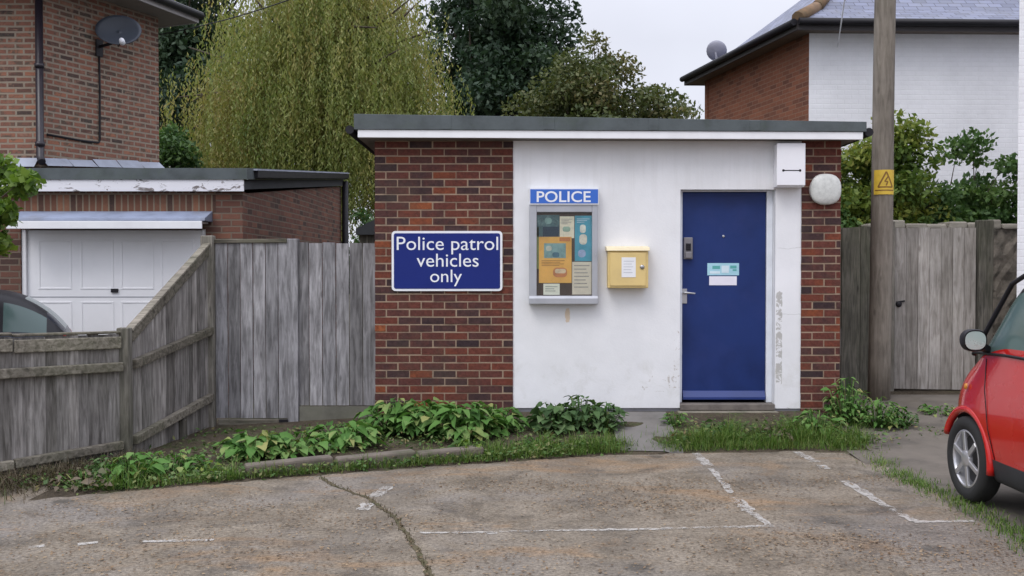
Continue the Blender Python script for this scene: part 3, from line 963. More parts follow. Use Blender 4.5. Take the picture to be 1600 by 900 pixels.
# blue sign on the brick
def police_sign():
    t = thing('wall_sign', 'blue rectangular sign with white border reading Police patrol vehicles only on brick', 'sign', (bx(699), YB, bz(408)))
    inv = Matrix.Translation(-Vector(t.location))
    def P(o): o.parent = t; o.matrix_parent_inverse = inv; return o
    x0, x1, z0, z1 = bx(612.5), bx(785), bz(454.5), bz(361)
    m = MB(); m.prism(rounded_rect(x0, x1, z0, z1, 0.035), 'y', YB - 0.022, YB - 0.008)
    P(m.build('border', MAT['sign_white']))
    e = 0.022
    m = MB(); m.prism(rounded_rect(x0 + e, x1 - e, z0 + e, z1 - e, 0.02), 'y', YB - 0.0245, YB - 0.0222)
    P(m.build('panel', MAT['sign_blue']))
    y = YB - 0.0248
    P(text_mesh('lettering', 'Police patrol', bx(620.5), bx(778.5), bz(390.5), y, MAT['sign_white'], None, 0.0, 0.128, 0.0006))
    P(text_mesh('lettering', 'vehicles', bx(651.5), bx(748), bz(416.5), y, MAT['sign_white'], None, 0.0, 0.126, 0.0006))
    P(text_mesh('lettering', 'only', bx(672.5), bx(722), bz(440.5), y, MAT['sign_white'], None, 0.0, 0.120, 0.0006))
police_sign()

# notice board
def notice_board():
    yf = YB + 0.012
    d = 0.085
    ya = yf - d
    t = thing('notice_board', 'glazed grey metal notice board with blue POLICE header and coloured posters', 'notice board', (bx(880), yf, bz(397)))
    inv = Matrix.Translation(-Vector(t.location))
    def P(o): o.parent = t; o.matrix_parent_inverse = inv; return o
    X = lambda px: bx(px, ya); Z = lambda py: bz(py, ya)
    x0, x1, z0, z1 = X(827), X(934), Z(475), Z(319)
    gx0, gx1, gz0, gz1 = X(838.5), X(925), Z(462), Z(331.5)
    m = MB()
    m.box(x0, gx0, ya, yf, z0 + 0.02, z1); m.box(gx1, x1, ya, yf, z0 + 0.02, z1)
    m.box(gx0, gx1, ya + 0.001, yf, gz1, z1)
    m.prism([(ya - 0.022, z0), (yf, z0), (yf, gz0), (ya - 0.002, gz0), (ya - 0.022, z0 + 0.055)], 'x', x0 - 0.003, x1 + 0.003)
    P(m.build('frame', MAT['alu'], bevel=0.005))
    yb = ya + 0.030
    m = MB(); m.box(gx0 + 0.001, gx1 - 0.001, yb, yf - 0.002, gz0 + 0.001, gz1 - 0.001)
    P(m.build('backing', plain('brown backing board', (0.085, 0.06, 0.042), 0.9, 0.3, 8)))
    m = MB(); m.box(gx0 + 0.001, gx1 - 0.001, ya + 0.008, ya + 0.011, gz0 + 0.001, gz1 - 0.001)
    P(m.build('glass', MAT['glass']))
    m = MB(); m.tube([(x1 - 0.02, ya - 0.006, Z(397)), (x1 - 0.02, ya + 0.002, Z(397))], 0.008, 8)
    P(m.build('lock', MAT['steel']))
    # posters, pinned on the backing
    XB = lambda px: bx(px, yb); ZB = lambda py: bz(py, yb)
    def pos(c, a, e, f, g, dy, var=0.18, sc=14, blotch=None, ba=0.6):
        mm = plain('poster paper', c, 0.6, var, sc, bump=0.0, dirt=blotch, dirt_amt=ba)
        q = MB(); q.box(XB(a), XB(e), yb - dy - 0.0015, yb - dy, ZB(g), ZB(f))
        return P(q.build('poster', mm))
    pos((0.055, 0.12, 0.125), 839, 874, 336, 370, 0.001, 0.5, 20, (0.2, 0.32, 0.3), 0.8)
    pos((0.78, 0.74, 0.56), 874.5, 897, 338, 372, 0.001, 0.12, 18, (0.25, 0.4, 0.3), 0.35)
    pos((0.07, 0.34, 0.44), 898, 926, 337, 408, 0.001, 0.3, 9)
    o = pos((0.78, 0.45, 0.10), 842, 893, 370, 442, 0.004, 0.18, 5, (0.6, 0.28, 0.06), 0.6)
    pos((0.70, 0.66, 0.52), 894, 924, 409, 460, 0.001, 0.12, 9)
    pos((0.76, 0.80, 0.66), 849, 874.5, 443, 460.5, 0.001, 0.08, 9)
    pos((0.20, 0.25, 0.07), 838.5, 842, 355, 420, 0.001)
    # print on them
    def pr(c, a, e, f, g, dy, round_=False):
        mm = plain('poster print', c, 0.6, 0.25, 22, bump=0.0)
        q = MB()
        if round_:
            q.prism(rounded_rect(XB(a), XB(e), ZB(g), ZB(f), min(XB(e) - XB(a), ZB(f) - ZB(g)) * 0.42), 'y', yb - dy - 0.001, yb - dy)
        else:
            q.box(XB(a), XB(e), yb - dy - 0.001, yb - dy, ZB(g), ZB(f))
        P(q.build('poster_print', mm))
    pr((0.22, 0.38, 0.36), 850, 884, 380, 403, 0.0065)
    pr((0.07, 0.17, 0.22), 863, 874, 394, 402, 0.008, True)
    pr((0.5, 0.55, 0.45), 853, 862, 384, 392, 0.008, True)
    pr((0.55, 0.22, 0.08), 864, 886, 418, 433, 0.0065, True)
    pr((0.66, 0.55, 0.36), 867, 884, 420, 427, 0.008, True)
    pr((0.52, 0.2, 0.06), 874, 891, 371, 377, 0.0065)
    pr((0.75, 0.76, 0.64), 906, 915, 351, 364, 0.0035, True)
    pr((0.75, 0.72, 0.58), 905, 917, 366, 382, 0.0035, True)
    pr((0.35, 0.45, 0.62), 903, 915, 390, 402, 0.0035, True)
    pr((0.28, 0.42, 0.32), 879, 891, 354, 362, 0.0035, True)
    pr((0.012, 0.035, 0.06), 848, 873, 354, 369.5, 0.0035)
    for i in range(4):
        pr((0.45, 0.24, 0.06), 846, 882 - (i * 7) % 13, 406.5 + i * 2.6, 407.5 + i * 2.6, 0.0065)
    for i in range(4):
        pr((0.40, 0.38, 0.32), 877, 894 - (i * 5) % 8, 342 + i * 2.4, 343 + i * 2.4, 0.0035)
    for i in range(3):
        pr((0.42, 0.45, 0.38), 852, 871 - (i * 5) % 7, 447 + i * 3.4, 448.3 + i * 3.4, 0.0035)
    for i in range(3):
        pr((0.45, 0.62, 0.68), 901, 921 - (i * 4) % 9, 341.5 + i * 2.6, 342.6 + i * 2.6, 0.0035)
    pr((0.20, 0.34, 0.30), 851, 862, 340, 350, 0.0035, True)
    for i in range(7):
        pr((0.36, 0.35, 0.30), 897, 921 - (i * 5) % 7, 414 + i * 5.6, 415.6 + i * 5.6, 0.0035)
    # header sign
    hd = MB(); hd.box(X(827.5), X(935), ya - 0.012, yf - 0.002, Z(320), Z(293.5))
    h = P(hd.build('header', MAT['sign_white'], bevel=0.003))
    q = MB(); q.box(X(828.5), X(934), ya - 0.0145, ya - 0.0122, Z(318), Z(296))
    P(q.build('header_panel', MAT['header_blue']))
    P(text_mesh('lettering', 'POLICE', X(838.5), X(922.5), Z(315.7), ya - 0.0148, MAT['sign_white'], None, 0.012, Z(299) - Z(315.7), 0.0006))
notice_board()

# yellow letter box
def wall_box():
    yf = YB + 0.012
    ya = yf - 0.13
    X = lambda px: bx(px, ya); Z = lambda py: bz(py, ya)
    t = thing('wall_box', 'cream yellow metal letter box with white notice on the rendered wall', 'letter box', (bx(981), yf, bz(420)))
    inv = Matrix.Translation(-Vector(t.location))
    def P(o): o.parent = t; o.matrix_parent_inverse = inv; return o
    m = MB(); m.box(X(950), X(1013), ya, yf, Z(450), Z(392))
    P(m.build('body', MAT['yellow_box'], bevel=0.008))
    m = MB(); m.box(X(953), X(1009), ya - 0.010, ya - 0.001, Z(446.5), Z(395))
    dr = P(m.build('door', MAT['yellow_box'], bevel=0.004))
    m = MB(); m.prism([(ya - 0.02, Z(392)), (yf, Z(392) + 0.0), (yf, Z(384)), (ya - 0.005, Z(386))], 'x', X(947.5), X(1015))
    P(m.build('lid', MAT['cream'], bevel=0.006))
    m = MB(); m.box(X(971), X(993), ya - 0.0125, ya - 0.0105, Z(433), Z(402))
    pn = m.build('paper_notice', plain('white notice', (0.77, 0.78, 0.80), 0.6, 0.04, 10, bump=0.0)); P(pn)
    m = MB()
    for i in range(5): m.box(X(974), X(990 - (i * 3) % 5), ya - 0.0132, ya - 0.0126, Z(408.4 + i * 4.4), Z(407.6 + i * 4.4))
    P(m.build('notice_print', plain('grey print', (0.45, 0.46, 0.5), 0.6, 0.05, 10, bump=0.0)))
    m = MB(); m.lathe([(0.022, 0), (0.022, 0.006), (0.012, 0.012), (0, 0.012)], (X(1003), ya - 0.010, Z(417)), (0, -1, 0), 12)
    P(m.build('lock', MAT['steel']))
wall_box()

# white meter box above the door pier
def meter_box():
    yf = YB + 0.012
    ya = yf - 0.15
    X = lambda px: bx(px, ya); Z = lambda py: bz(py, ya)
    t = thing('meter_box', 'plain white box with a dark slot high beside the door under the eave', 'meter box', (bx(1235), yf, bz(258)))
    inv = Matrix.Translation(-Vector(t.location))
    def P(o): o.parent = t; o.matrix_parent_inverse = inv; return o
    m = MB(); m.box(X(1213.5), X(1257), ya + 0.018, yf - 0.001, Z(292), Z(224.5))
    P(m.build('body', MAT['meter_white'], bevel=0.006))
    m = MB(); m.box(X(1213), X(1257.5), ya, ya + 0.017, Z(290), Z(224))
    P(m.build('cover', MAT['meter_white'], bevel=0.006))
    m = MB(); m.box(X(1222.5), X(1249.5), ya - 0.0015, ya - 0.0002, Z(267.3), Z(265.8))
    m.lathe([(0.012, 0), (0.012, 0.003), (0, 0.003)], (X(1223), ya, Z(266.5)), (0, -1, 0), 10)
    m.lathe([(0.012, 0), (0.012, 0.003), (0, 0.003)], (X(1249), ya, Z(266.5)), (0, -1, 0), 10)
    P(m.build('slot', MAT['black']))
meter_box()

def bulkhead():
    t = thing('bulkhead_lamp', 'round dirty white bulkhead lamp on the narrow brick pier', 'lamp', (bx(1287), YB, bz(296.5)))
    m = MB(); m.lathe([(0.0, 0.0), (0.150, 0.0), (0.150, 0.03), (0.14, 0.045)], (0, 0, 0), (0, -1, 0), 28)
    m.build('base', MAT['meter_white'], t)
    m = MB()
    n = 28
    # slightly squared dome
    prof = [(0.152, 0.032), (0.156, 0.045), (0.152, 0.058), (0.138, 0.070), (0.10, 0.078), (0.06, 0.082), (0.02, 0.084), (0, 0.084)]
    m.lathe(prof, (0, 0, 0), (0, -1, 0), n)
    for i, v in enumerate(m.v):
        a = math.atan2(v[2], v[0])
        f = 1.0 + 0.035 * -math.cos(4 * a)
        m.v[i] = (v[0] * f, v[1], v[2] * f)
    m.build('globe', MAT['lamp'], t)
bulkhead()


# ------------------------------------------------------------------ fences and gates
def boards(b, p0, p1, z0a, z0b, z1a, z1b, w=0.1, th=0.012, gap=0.002, jit=0.006, lap=True):
    """vertical boards between two ground points; bottom/top heights run from end a to end b"""
    p0, p1 = Vector((p0[0], p0[1], 0)), Vector((p1[0], p1[1], 0))
    d = p1 - p0
    n = max(1, round(d.length / w))
    nrm = Vector((d.y, -d.x, 0)).normalized()
    for i in range(n):
        t0, t1 = i / n, (i + 1) / n
        a = p0 + d * t0; c = p0 + d * t1 - d.normalized() * gap
        off = nrm * (random.uniform(0, 0.011))
        tilt = nrm * (0.014 if lap else 0.0)
        lo0, lo1 = z0a + (z0b - z0a) * t0, z0a + (z0b - z0a) * t1
        j = random.uniform(-jit, jit)
        hi0, hi1 = z1a + (z1b - z1a) * t0 + j, z1a + (z1b - z1a) * t1 + j
        A = a + off; C = c + off + tilt
        q = nrm * th
        vs = [(A.x, A.y, lo0), (C.x, C.y, lo1), (C.x - q.x, C.y - q.y, lo1), (A.x - q.x, A.y - q.y, lo0),
              (A.x, A.y, hi0), (C.x, C.y, hi1), (C.x - q.x, C.y - q.y, hi1), (A.x - q.x, A.y - q.y, hi0)]
        fs = [(0, 3, 2, 1), (4, 5, 6, 7), (0, 1, 5, 4), (1, 2, 6, 5), (2, 3, 7, 6), (3, 0, 4, 7)]
        b._add(vs, fs)
    return b

LOWD = Vector((-0.616, -0.788)).normalized()
A = Vector((-3.235, 8.30)); B = Vector((-3.02, 9.90))
def low_fence():
    t = thing('low_fence', 'low weathered feather edge fence with mossy rails along the left of the yard', 'fence', (A.x, A.y, 0))
    inv = Matrix.Translation(-Vector(t.location))
    def P(o): o.parent = t; o.matrix_parent_inverse = inv; return o
    dv = LOWD.copy()
    nrm = Vector((dv.y, -dv.x))          # check sign: must face the yard
    if nrm.dot(Vector((0.3, -1))) < 0: nrm = -nrm
    E = A + dv * 3.6
    def at(s, o=0.0): q = A + dv * s + nrm * o; return (q.x, q.y)
    # boards run from far end to post A so that normals face the yard
    m = MB(); boards(m, at(3.6), at(0.06), -0.06, 0.0, 1.14, 1.06, 0.088, 0.010, 0.003, 0.006)
    P(m.build('boards', MAT['fence']))
    def rail(z0, z1, s0, s1, h, w, o, name='rail'):
        q = MB()
        a, c = at(s0, o), at(s1, o)
        q.bar((a[0], a[1], z0), (c[0], c[1], z1), w, h)
        P(q.build(name, MAT['rail'], bevel=0.008))
    rail(0.79, 0.83, 0.05, 1.84, 0.075, 0.06, 0.045); rail(0.83, 0.86, 1.85, 3.6, 0.075, 0.06, 0.045)
    rail(0.14, 0.12, 0.05, 0.94, 0.07, 0.055, 0.045); rail(0.115, 0.10, 0.95, 3.6, 0.07, 0.055, 0.045)
    rail(0.99, 1.01, 0.05, 0.93, 0.10, 0.022, 0.034, 'top_board'); rail(1.02, 1.08, 0.94, 3.6, 0.10, 0.022, 0.034, 'top_board')
    rail(1.075, 1.095, 0.05, 0.93, 0.022, 0.06, 0.005, 'capping'); rail(1.105, 1.165, 0.94, 3.6, 0.022, 0.06, 0.005, 'capping')
    for s in (0.55, 1.35):
        q = MB(); c = at(s, 0.05); q.box(c[0] - 0.03, c[0] + 0.03, c[1] - 0.03, c[1] + 0.03, -0.05, 0.12)
        P(q.build('stake', MAT['post'], bevel=0.006))
    q = MB(); q.box(A.x - 0.05, A.x + 0.05, A.y - 0.05, A.y + 0.05, -0.1, 1.11)
    P(q.build('post', MAT['post'], bevel=0.01))
    q = MB(); c = at(1.845, -0.02); q.box(c[0] - 0.05, c[0] + 0.05, c[1] - 0.05, c[1] + 0.05, -0.1, 1.09)
    P(q.build('post', MAT['post'], bevel=0.01))
low_fence()

def raked_fence():
    t = thing('raked_fence', 'sloping topped grey fence panel rising from the low fence to the tall gate', 'fence', (B.x, B.y, 0))
    inv = Matrix.Translation(-Vector(t.location))
    def P(o): o.parent = t; o.matrix_parent_inverse = inv; return o
    dv = (B - A); ln = dv.length; dv.normalize()
    nrm = Vector((dv.y, -dv.x))
    if nrm.x < 0: nrm = -nrm
    def at(s, o=0.0): q = A + dv * s + nrm * o; return (q.x, q.y)
    m = MB(); boards(m, at(0.06), at(ln - 0.04), 0.0, 0.02, 1.06, 1.82, 0.088, 0.010, 0.002, 0.004)
    P(m.build('boards', MAT['fence']))
    def rail(z0, z1, s0, s1, h, w, o, name='rail'):
        q = MB(); a, c = at(s0, o), at(s1, o)
        q.bar((a[0], a[1], z0), (c[0], c[1], z1), w, h)
        P(q.build(name, MAT['rail'], bevel=0.006))
    rail(1.085, 1.855, 0.05, ln - 0.03, 0.025, 0.075, 0.01, 'capping')
    rail(1.02, 1.78, 0.055, ln - 0.05, 0.08, 0.02, 0.028, 'top_board')
    rail(0.80, 0.99, 0.055, ln - 0.05, 0.075, 0.06, 0.05)
    rail(0.16, 0.33, 0.055, ln - 0.05, 0.075, 0.06, 0.05)
    q = MB(); c = at(0.95, 0.05); q.box(c[0] - 0.03, c[0] + 0.03, c[1] - 0.03, c[1] + 0.03, -0.05, 0.2)
    P(q.build('stake', MAT['post'], bevel=0.006))
    q = MB(); q.box(B.x - 0.06, B.x + 0.06, B.y - 0.06, B.y + 0.06, -0.1, 1.93)
    P(q.build('post', MAT['post'], bevel=0.01))
raked_fence()

YG = 9.92
def fx(px, Y=YG): return (px - 800.0) * Y / 1555.0
def fz(py, Y=YG): return 1.6 + (420.0 - py) * Y / 1555.0
def tall_left():
    t = thing('boarded_gate', 'tall silvered board gate with a capping strip between the sloping fence and its plainer neighbour', 'gate', (fx(395), YG, 0.02))
    inv = Matrix.Translation(-Vector(t.location))
    def P(o, tt=t, i=inv): o.parent = tt; o.matrix_parent_inverse = i; return o
    m = MB(); boards(m, (fx(337), YG), (fx(455), YG), 0.11, 0.11, 1.86, 1.87, 0.125, 0.016, 0.008, 0.004, False)
    P(m.build('boards', MAT['fence_gate']))
    m = MB(); m.bar((fx(334), YG + 0.0, 1.875), (fx(449), YG, 1.88), 0.05, 0.04)
    P(m.build('capping', MAT['rail'], bevel=0.006))
    m = MB(); m.box(fx(340), fx(447), YG - 0.012, YG + 0.02, 0.035, 0.10)
    P(m.build('bottom_rail', MAT['rail'], bevel=0.006))
    m = MB(); m.box(fx(436), fx(450), YG - 0.03, YG - 0.012, 0.025, 0.10)
    P(m.build('hinge', MAT['black'], bevel=0.003))
    t2 = thing('board_fence', 'tall silvered board fence on a gravel board against the brick pier', 'fence', (fx(520), YG, 0.02))
    i2 = Matrix.Translation(-Vector(t2.location))
    m = MB(); boards(m, (fx(462), YG + 0.02), (fx(588), YG + 0.02), 0.235, 0.235, 1.865, 1.85, 0.125, 0.016, 0.008, 0.006, False)
    P(m.build('boards', MAT['fence_gate']), t2, i2)
    m = MB(); m.box(fx(449), fx(466), YG - 0.02, YG + 0.09, 0.0, 1.90)
    P(m.build('post', MAT['fence_gate'], bevel=0.008), t2, i2)
    m = MB(); m.box(fx(467), fx(586), YG + 0.0, YG + 0.03, 0.06, 0.225)
    P(m.build('gravel_board', plain('mossy gravel board', (0.145, 0.14, 0.115), 0.95, 0.3, 5, bump=0.3, dirt=(0.08, 0.085, 0.05))), t2, i2)
tall_left()

YR = 11.2
def rx(px): return (px - 800.0) * YR / 1555.0
def rz(py): return 1.6 + (420.0 - py) * YR / 1555.0
def right_side():
    t = thing('side_fence', 'dark narrow board fence between the brick pier and the wooden pole', 'fence', (rx(1335), YR, 0.2))
    inv = Matrix.Translation(-Vector(t.location))
    def P(o, tt, i): o.parent = tt; o.matrix_parent_inverse = i; return o
    m = MB(); boards(m, (rx(1300), YR), (rx(1374), YR), 0.22, 0.22, rz(356), rz(354), 0.115, 0.016, 0.004, 0.006, False)
    P(m.build('boards', MAT['fence_dark']), t, inv)
    for z in (1.75, 0.5):
        m = MB(); m.box(rx(1300), rx(1374), YR + 0.02, YR + 0.06, z, z + 0.08)
        P(m.build('rail', MAT['rail']), t, inv)
    t2 = thing('side_gate', 'tall weathered brown board gate between two posts beside the red car', 'gate', (rx(1460), YR, 0.22))
    i2 = Matrix.Translation(-Vector(t2.location))
    m = MB(); boards(m, (rx(1397), YR - 0.02), (rx(1523), YR - 0.02), rz(607), rz(609), rz(357), rz(355), 0.125, 0.018, 0.004, 0.008, False)
    P(m.build('boards', MAT['fence_right']), t2, i2)
    m = MB(); m.box(rx(1377), rx(1395), YR - 0.06, YR + 0.06, 0.15, rz(346))
    P(m.build('post', MAT['post'], bevel=0.008), t2, i2)
    m = MB(); m.box(rx(1526), rx(1549), YR - 0.05, YR + 0.07, 0.15, rz(344))
    P(m.build('post', MAT['fence_dark'], bevel=0.01), t2, i2)
    for z in (1.72, 0.45):
        m = MB(); m.box(rx(1400), rx(1520), YR + 0.002, YR + 0.04, z, z + 0.1)
        P(m.build('ledge', MAT['rail']), t2, i2)
    m = MB(); m.lathe([(0.035, 0), (0.035, 0.01), (0.02, 0.02), (0, 0.02)], (rx(1403), YR - 0.02, rz(475)), (0, -1, 0), 12)
    m.bar((rx(1399), YR - 0.03, rz(472)), (rx(1412), YR - 0.03, rz(470)), 0.012, 0.018)
    P(m.build('latch', MAT['black']), t2, i2)
right_side()

# ------------------------------------------------------------------ pole
YP = 10.55
def pole():
    x0, x1 = (1374 - 800) / 1555 * YP, (1380 - 800) / 1555 * YP
    lean = (x1 - x0) / (4.46 - 0.25)
    t = thing('utility_pole', 'tall weathered wooden utility pole with a yellow hazard plate', 'utility pole', (x0, YP, 0.1))
    m = MB()
    pts, rr = [], []
    for k in range(15):
        z = k * 0.6
        pts.append((lean * z + 0.004 * math.sin(z * 1.3), 0, z)); rr.append(0.116 - 0.0022 * z)
    m.tube(pts, rr, 20, rnd=0.8)
    m.build('shaft', MAT['pole'], t)
    # plate bent round the pole
    zc0, zc1 = 1.6 + (420 - 305) * YP / 1555 - 0.1, 1.6 + (420 - 267) * YP / 1555 - 0.1
    def wrap(b, us, zs, r, mat):
        """strip of a cylinder: us = angles (rad, 0 faces the camera), zs heights"""
        vs, fs = [], []
        for z in zs:
            for u in us:
                vs.append((lean * z + r * math.sin(u), -r * math.cos(u), z))
        n = len(us)
        for i in range(len(zs) - 1):
            for k in range(n - 1):
                fs.append((i * n + k, i * n + k + 1, (i + 1) * n + k + 1, (i + 1) * n + k))
        b._add(vs, fs, mat, True)
    b = MB(); wrap(b, np.linspace(-1.15, 0.95, 14), np.linspace(zc0, zc1, 4), 0.117, 0)
    pl = b.build('hazard_plate', MAT['hazard_yellow'], t)
    # the triangle with its bolt, and the bar under it
    h = zc1 - zc0
    m_ink = plain('brown print', (0.20, 0.095, 0.014), 0.6, 0.3, 30, bump=0.0)
    b = MB()
    def seg(u0, v0, u1, v1, w):
        """a stroke on the plate, (u angle, v 0..1 up)"""
        n = 6
        du, dv_ = (u1 - u0) * 0.117, (v1 - v0) * h
        l = math.hypot(du, dv_); su, sv = -dv_ / l * w / 2, du / l * w / 2
        vs, fs = [], []
        for i in range(n + 1):
            tt = i / n
            for sg in (-1, 1):
                u = u0 + (u1 - u0) * tt + sg * su / 0.117
                z = zc0 + (v0 + (v1 - v0) * tt) * h + sg * sv
                vs.append((lean * z + 0.1185 * math.sin(u), -0.1185 * math.cos(u), z))
        for i in range(n): fs.append((2 * i, 2 * i + 1, 2 * i + 3, 2 * i + 2))
        b._add(vs, fs)
    seg(-0.72, 0.30, -0.03, 0.92, 0.016); seg(-0.03, 0.92, 0.62, 0.30, 0.016); seg(0.62, 0.30, -0.72, 0.30, 0.014)
    seg(0.12, 0.72, -0.16, 0.52, 0.014); seg(-0.16, 0.52, 0.12, 0.53, 0.011); seg(0.12, 0.53, -0.02, 0.36, 0.014)
    seg(-1.0, 0.17, 0.8, 0.17, 0.012)
    b.build('plate_print', m_ink, pl)
    for zz in (4.6, 7.4):
        m = MB(); m.tube([(lean * zz, -0.14, zz), (lean * zz, 0.14, zz)], 0.012, 8)
        m.build('step_bolt', MAT['black'], t)
    return x0, lean
PX, PLEAN = pole()


# ------------------------------------------------------------------ garage
YGA = 11.6
def gx(px): return (px - 800.0) * YGA / 1555.0
def gzz(py): return 1.6 + (420.0 - py) * YGA / 1555.0
def garage():
    t = thing('garage', 'low flat roofed brick garage with peeling white fascia and white panelled door', 'garage', (gx(205), YGA, 0))
    inv = Matrix.Translation(-Vector(t.location))
    def P(o): o.parent = t; o.matrix_parent_inverse = inv; return o
    X0, X1 = gx(-45), gx(380)
    yb = 18.3
    dx0, dx1 = gx(33), gx(322)
    dz1 = gzz(358)
    zt = gzz(300)            # wall top under the fascia
    zs = gzz(330)
    m = MB()
    m.box(X0, dx0, YGA, YGA + 0.22, -0.05, zt); m.box(dx1, X1, YGA, YGA + 0.22, -0.05, zt)
    m.box(dx0, dx1, YGA, YGA + 0.22, dz1, zs - 0.012)
    # receding side wall, its top following the roof up to the back
    V = [(X1 - 0.22, YGA + 0.22, -0.05), (X1 - 0.002, YGA + 0.22, -0.05), (X1 - 0.002, yb, -0.05), (X1 - 0.22, yb, -0.05),
         (X1 - 0.22, YGA + 0.22, zt), (X1 - 0.002, YGA + 0.22, zt), (X1 - 0.002, yb, zt + 0.62), (X1 - 0.22, yb, zt + 0.62)]
    m._add(V, [(0, 3, 2, 1), (4, 5, 6, 7), (0, 1, 5, 4), (1, 2, 6, 5), (2, 3, 7, 6), (3, 0, 4, 7)])
    V = [(X0 + 0.002, YGA + 0.22, -0.05), (X0 + 0.22, YGA + 0.22, -0.05), (X0 + 0.22, yb, -0.05), (X0 + 0.002, yb, -0.05),
         (X0 + 0.002, YGA + 0.22, zt), (X0 + 0.22, YGA + 0.22, zt), (X0 + 0.22, yb, zt + 0.62), (X0 + 0.002, yb, zt + 0.62)]
    m._add(V, [(0, 3, 2, 1), (4, 5, 6, 7), (0, 1, 5, 4), (1, 2, 6, 5), (2, 3, 7, 6), (3, 0, 4, 7)])
    m.box(X0 + 0.22, X1 - 0.22, yb - 0.22, yb - 0.003, -0.05, zt + 0.6)
    P(m.build('wall', MAT['garage_brick']))
    m = MB(); m.box(dx0, dx1 + 0.12, YGA - 0.003, YGA + 0.2, zs - 0.01, zt)
    P(m.build('brick_lintel', MAT['soldier_brick']))
    # roof sheet and felt edges
    za, zb2 = gzz(263), gzz(263) + 0.60
    def slab(x0, x1, y0, y1, h0, name, mat, drop=0.0):
        s = (zb2 - za) / (yb - YGA)
        f = lambda y: za + s * (y - YGA) - drop
        V = [(x0, y0, f(y0) - h0), (x1, y0, f(y0) - h0), (x1, y1, f(y1) - h0), (x0, y1, f(y1) - h0),
             (x0, y0, f(y0)), (x1, y0, f(y0)), (x1, y1, f(y1)), (x0, y1, f(y1))]
        q = MB(); q._add(V, [(0, 3, 2, 1), (4, 5, 6, 7), (0, 1, 5, 4), (1, 2, 6, 5), (2, 3, 7, 6), (3, 0, 4, 7)])
        P(q.build(name, mat))
    slab(X0 - 0.1, X1 + 0.085, YGA - 0.12, yb + 0.1, 0.13, 'roof', MAT['felt'])
    slab(X0 - 0.1, X1 + 0.04, YGA - 0.105, YGA - 0.08, 0.135, 'fascia', MAT['peeling'], 0.132)
    slab(X1 + 0.02, X1 + 0.045, YGA - 0.078, yb, 0.115, 'side_fascia', MAT['felt_dark'], 0.132)
    slab(X1 + 0.06, X1 + 0.13, YGA + 0.2, yb + 0.1, 0.08, 'side_gutter', MAT['black'], 0.03)
    slab(X1 + 0.055, X1 + 0.135, YGA + 0.15, yb + 0.1, 0.018, 'drip_edge', MAT['lead'], 0.008)
    # lead covered canopy over the door
    cx0, cx1 = gx(33), gx(333)
    m = MB(); m.prism([(YGA - 0.30, gzz(347)), (YGA - 0.002, gzz(347)), (YGA - 0.002, gzz(330)), (YGA - 0.29, gzz(345) + 0.02)], 'x', cx0, cx1)
    P(m.build('canopy', MAT['lead_canopy'], bevel=0.006))
    m = MB(); m.box(cx0 - 0.01, cx1 - 0.03, YGA - 0.31, YGA - 0.285, gzz(359), gzz(347) - 0.002)
    m.box(cx0, cx1 - 0.05, YGA - 0.284, YGA - 0.002, gzz(350), gzz(347) - 0.003)
    P(m.build('canopy_fascia', MAT['white_paint'], bevel=0.004))
    # frame and up-and-over door
    for a in (dx0, dx1 - 0.05):
        m = MB(); m.box(a, a + 0.05, YGA + 0.02, YGA + 0.12, 0, dz1)
        P(m.build('door_frame', MAT['white_paint'], bevel=0.004))
    m = MB(); m.box(dx0 + 0.052, dx1 - 0.052, YGA + 0.06, YGA + 0.09, 0.02, dz1 - 0.01)
    dr = P(m.build('door', MAT['door_white']))
    w = (dx1 - dx0 - 0.104)
    colx = [dx0 + 0.052 + w * f for f in (0.06, 0.30, 0.53, 0.76)]
    m = MB()
    for cxx in colx:
        for (pz0, pz1) in ((0.09, 0.52), (0.60, 1.04), (1.12 + 0.0, 1.30), (1.36, 1.94)):
            if pz0 == 1.12: continue
            a, c = cxx, cxx + w * 0.19
            if pz0 == 0.60: pz0, pz1 = 0.60, 1.22
            # raised moulding round each panel
            for (q0, q1, q2, q3) in ((a, c, pz0, pz0 + 0.022), (a, c, pz1 - 0.022, pz1), (a, a + 0.022, pz0 + 0.022, pz1 - 0.022), (c - 0.022, c, pz0 + 0.022, pz1 - 0.022)):
                m.box(q0, q1, YGA + 0.0545, YGA + 0.0605, q2, q3)
    m.build('moulding', MAT['door_white'], dr, bevel=0.004)
    m = MB(); m.box(dx0 + 0.055, dx1 - 0.055, YGA + 0.0575, YGA + 0.061, 1.265, 1.277)
    m.build('section_joint', MAT['alu'], dr)
    m = MB(); m.box(gx(171), gx(182), YGA + 0.035, YGA + 0.059, gzz(457), gzz(451))
    m.build('handle', MAT['black'], dr, bevel=0.004)
    # black downpipe at the far back corner
    m = MB(); m.tube([(X1 + 0.08, yb - 0.05, 3.2), (X1 + 0.08, yb - 0.05, 0.0)], 0.06, 10)
    P(m.build('downpipe', MAT['black']))
garage()


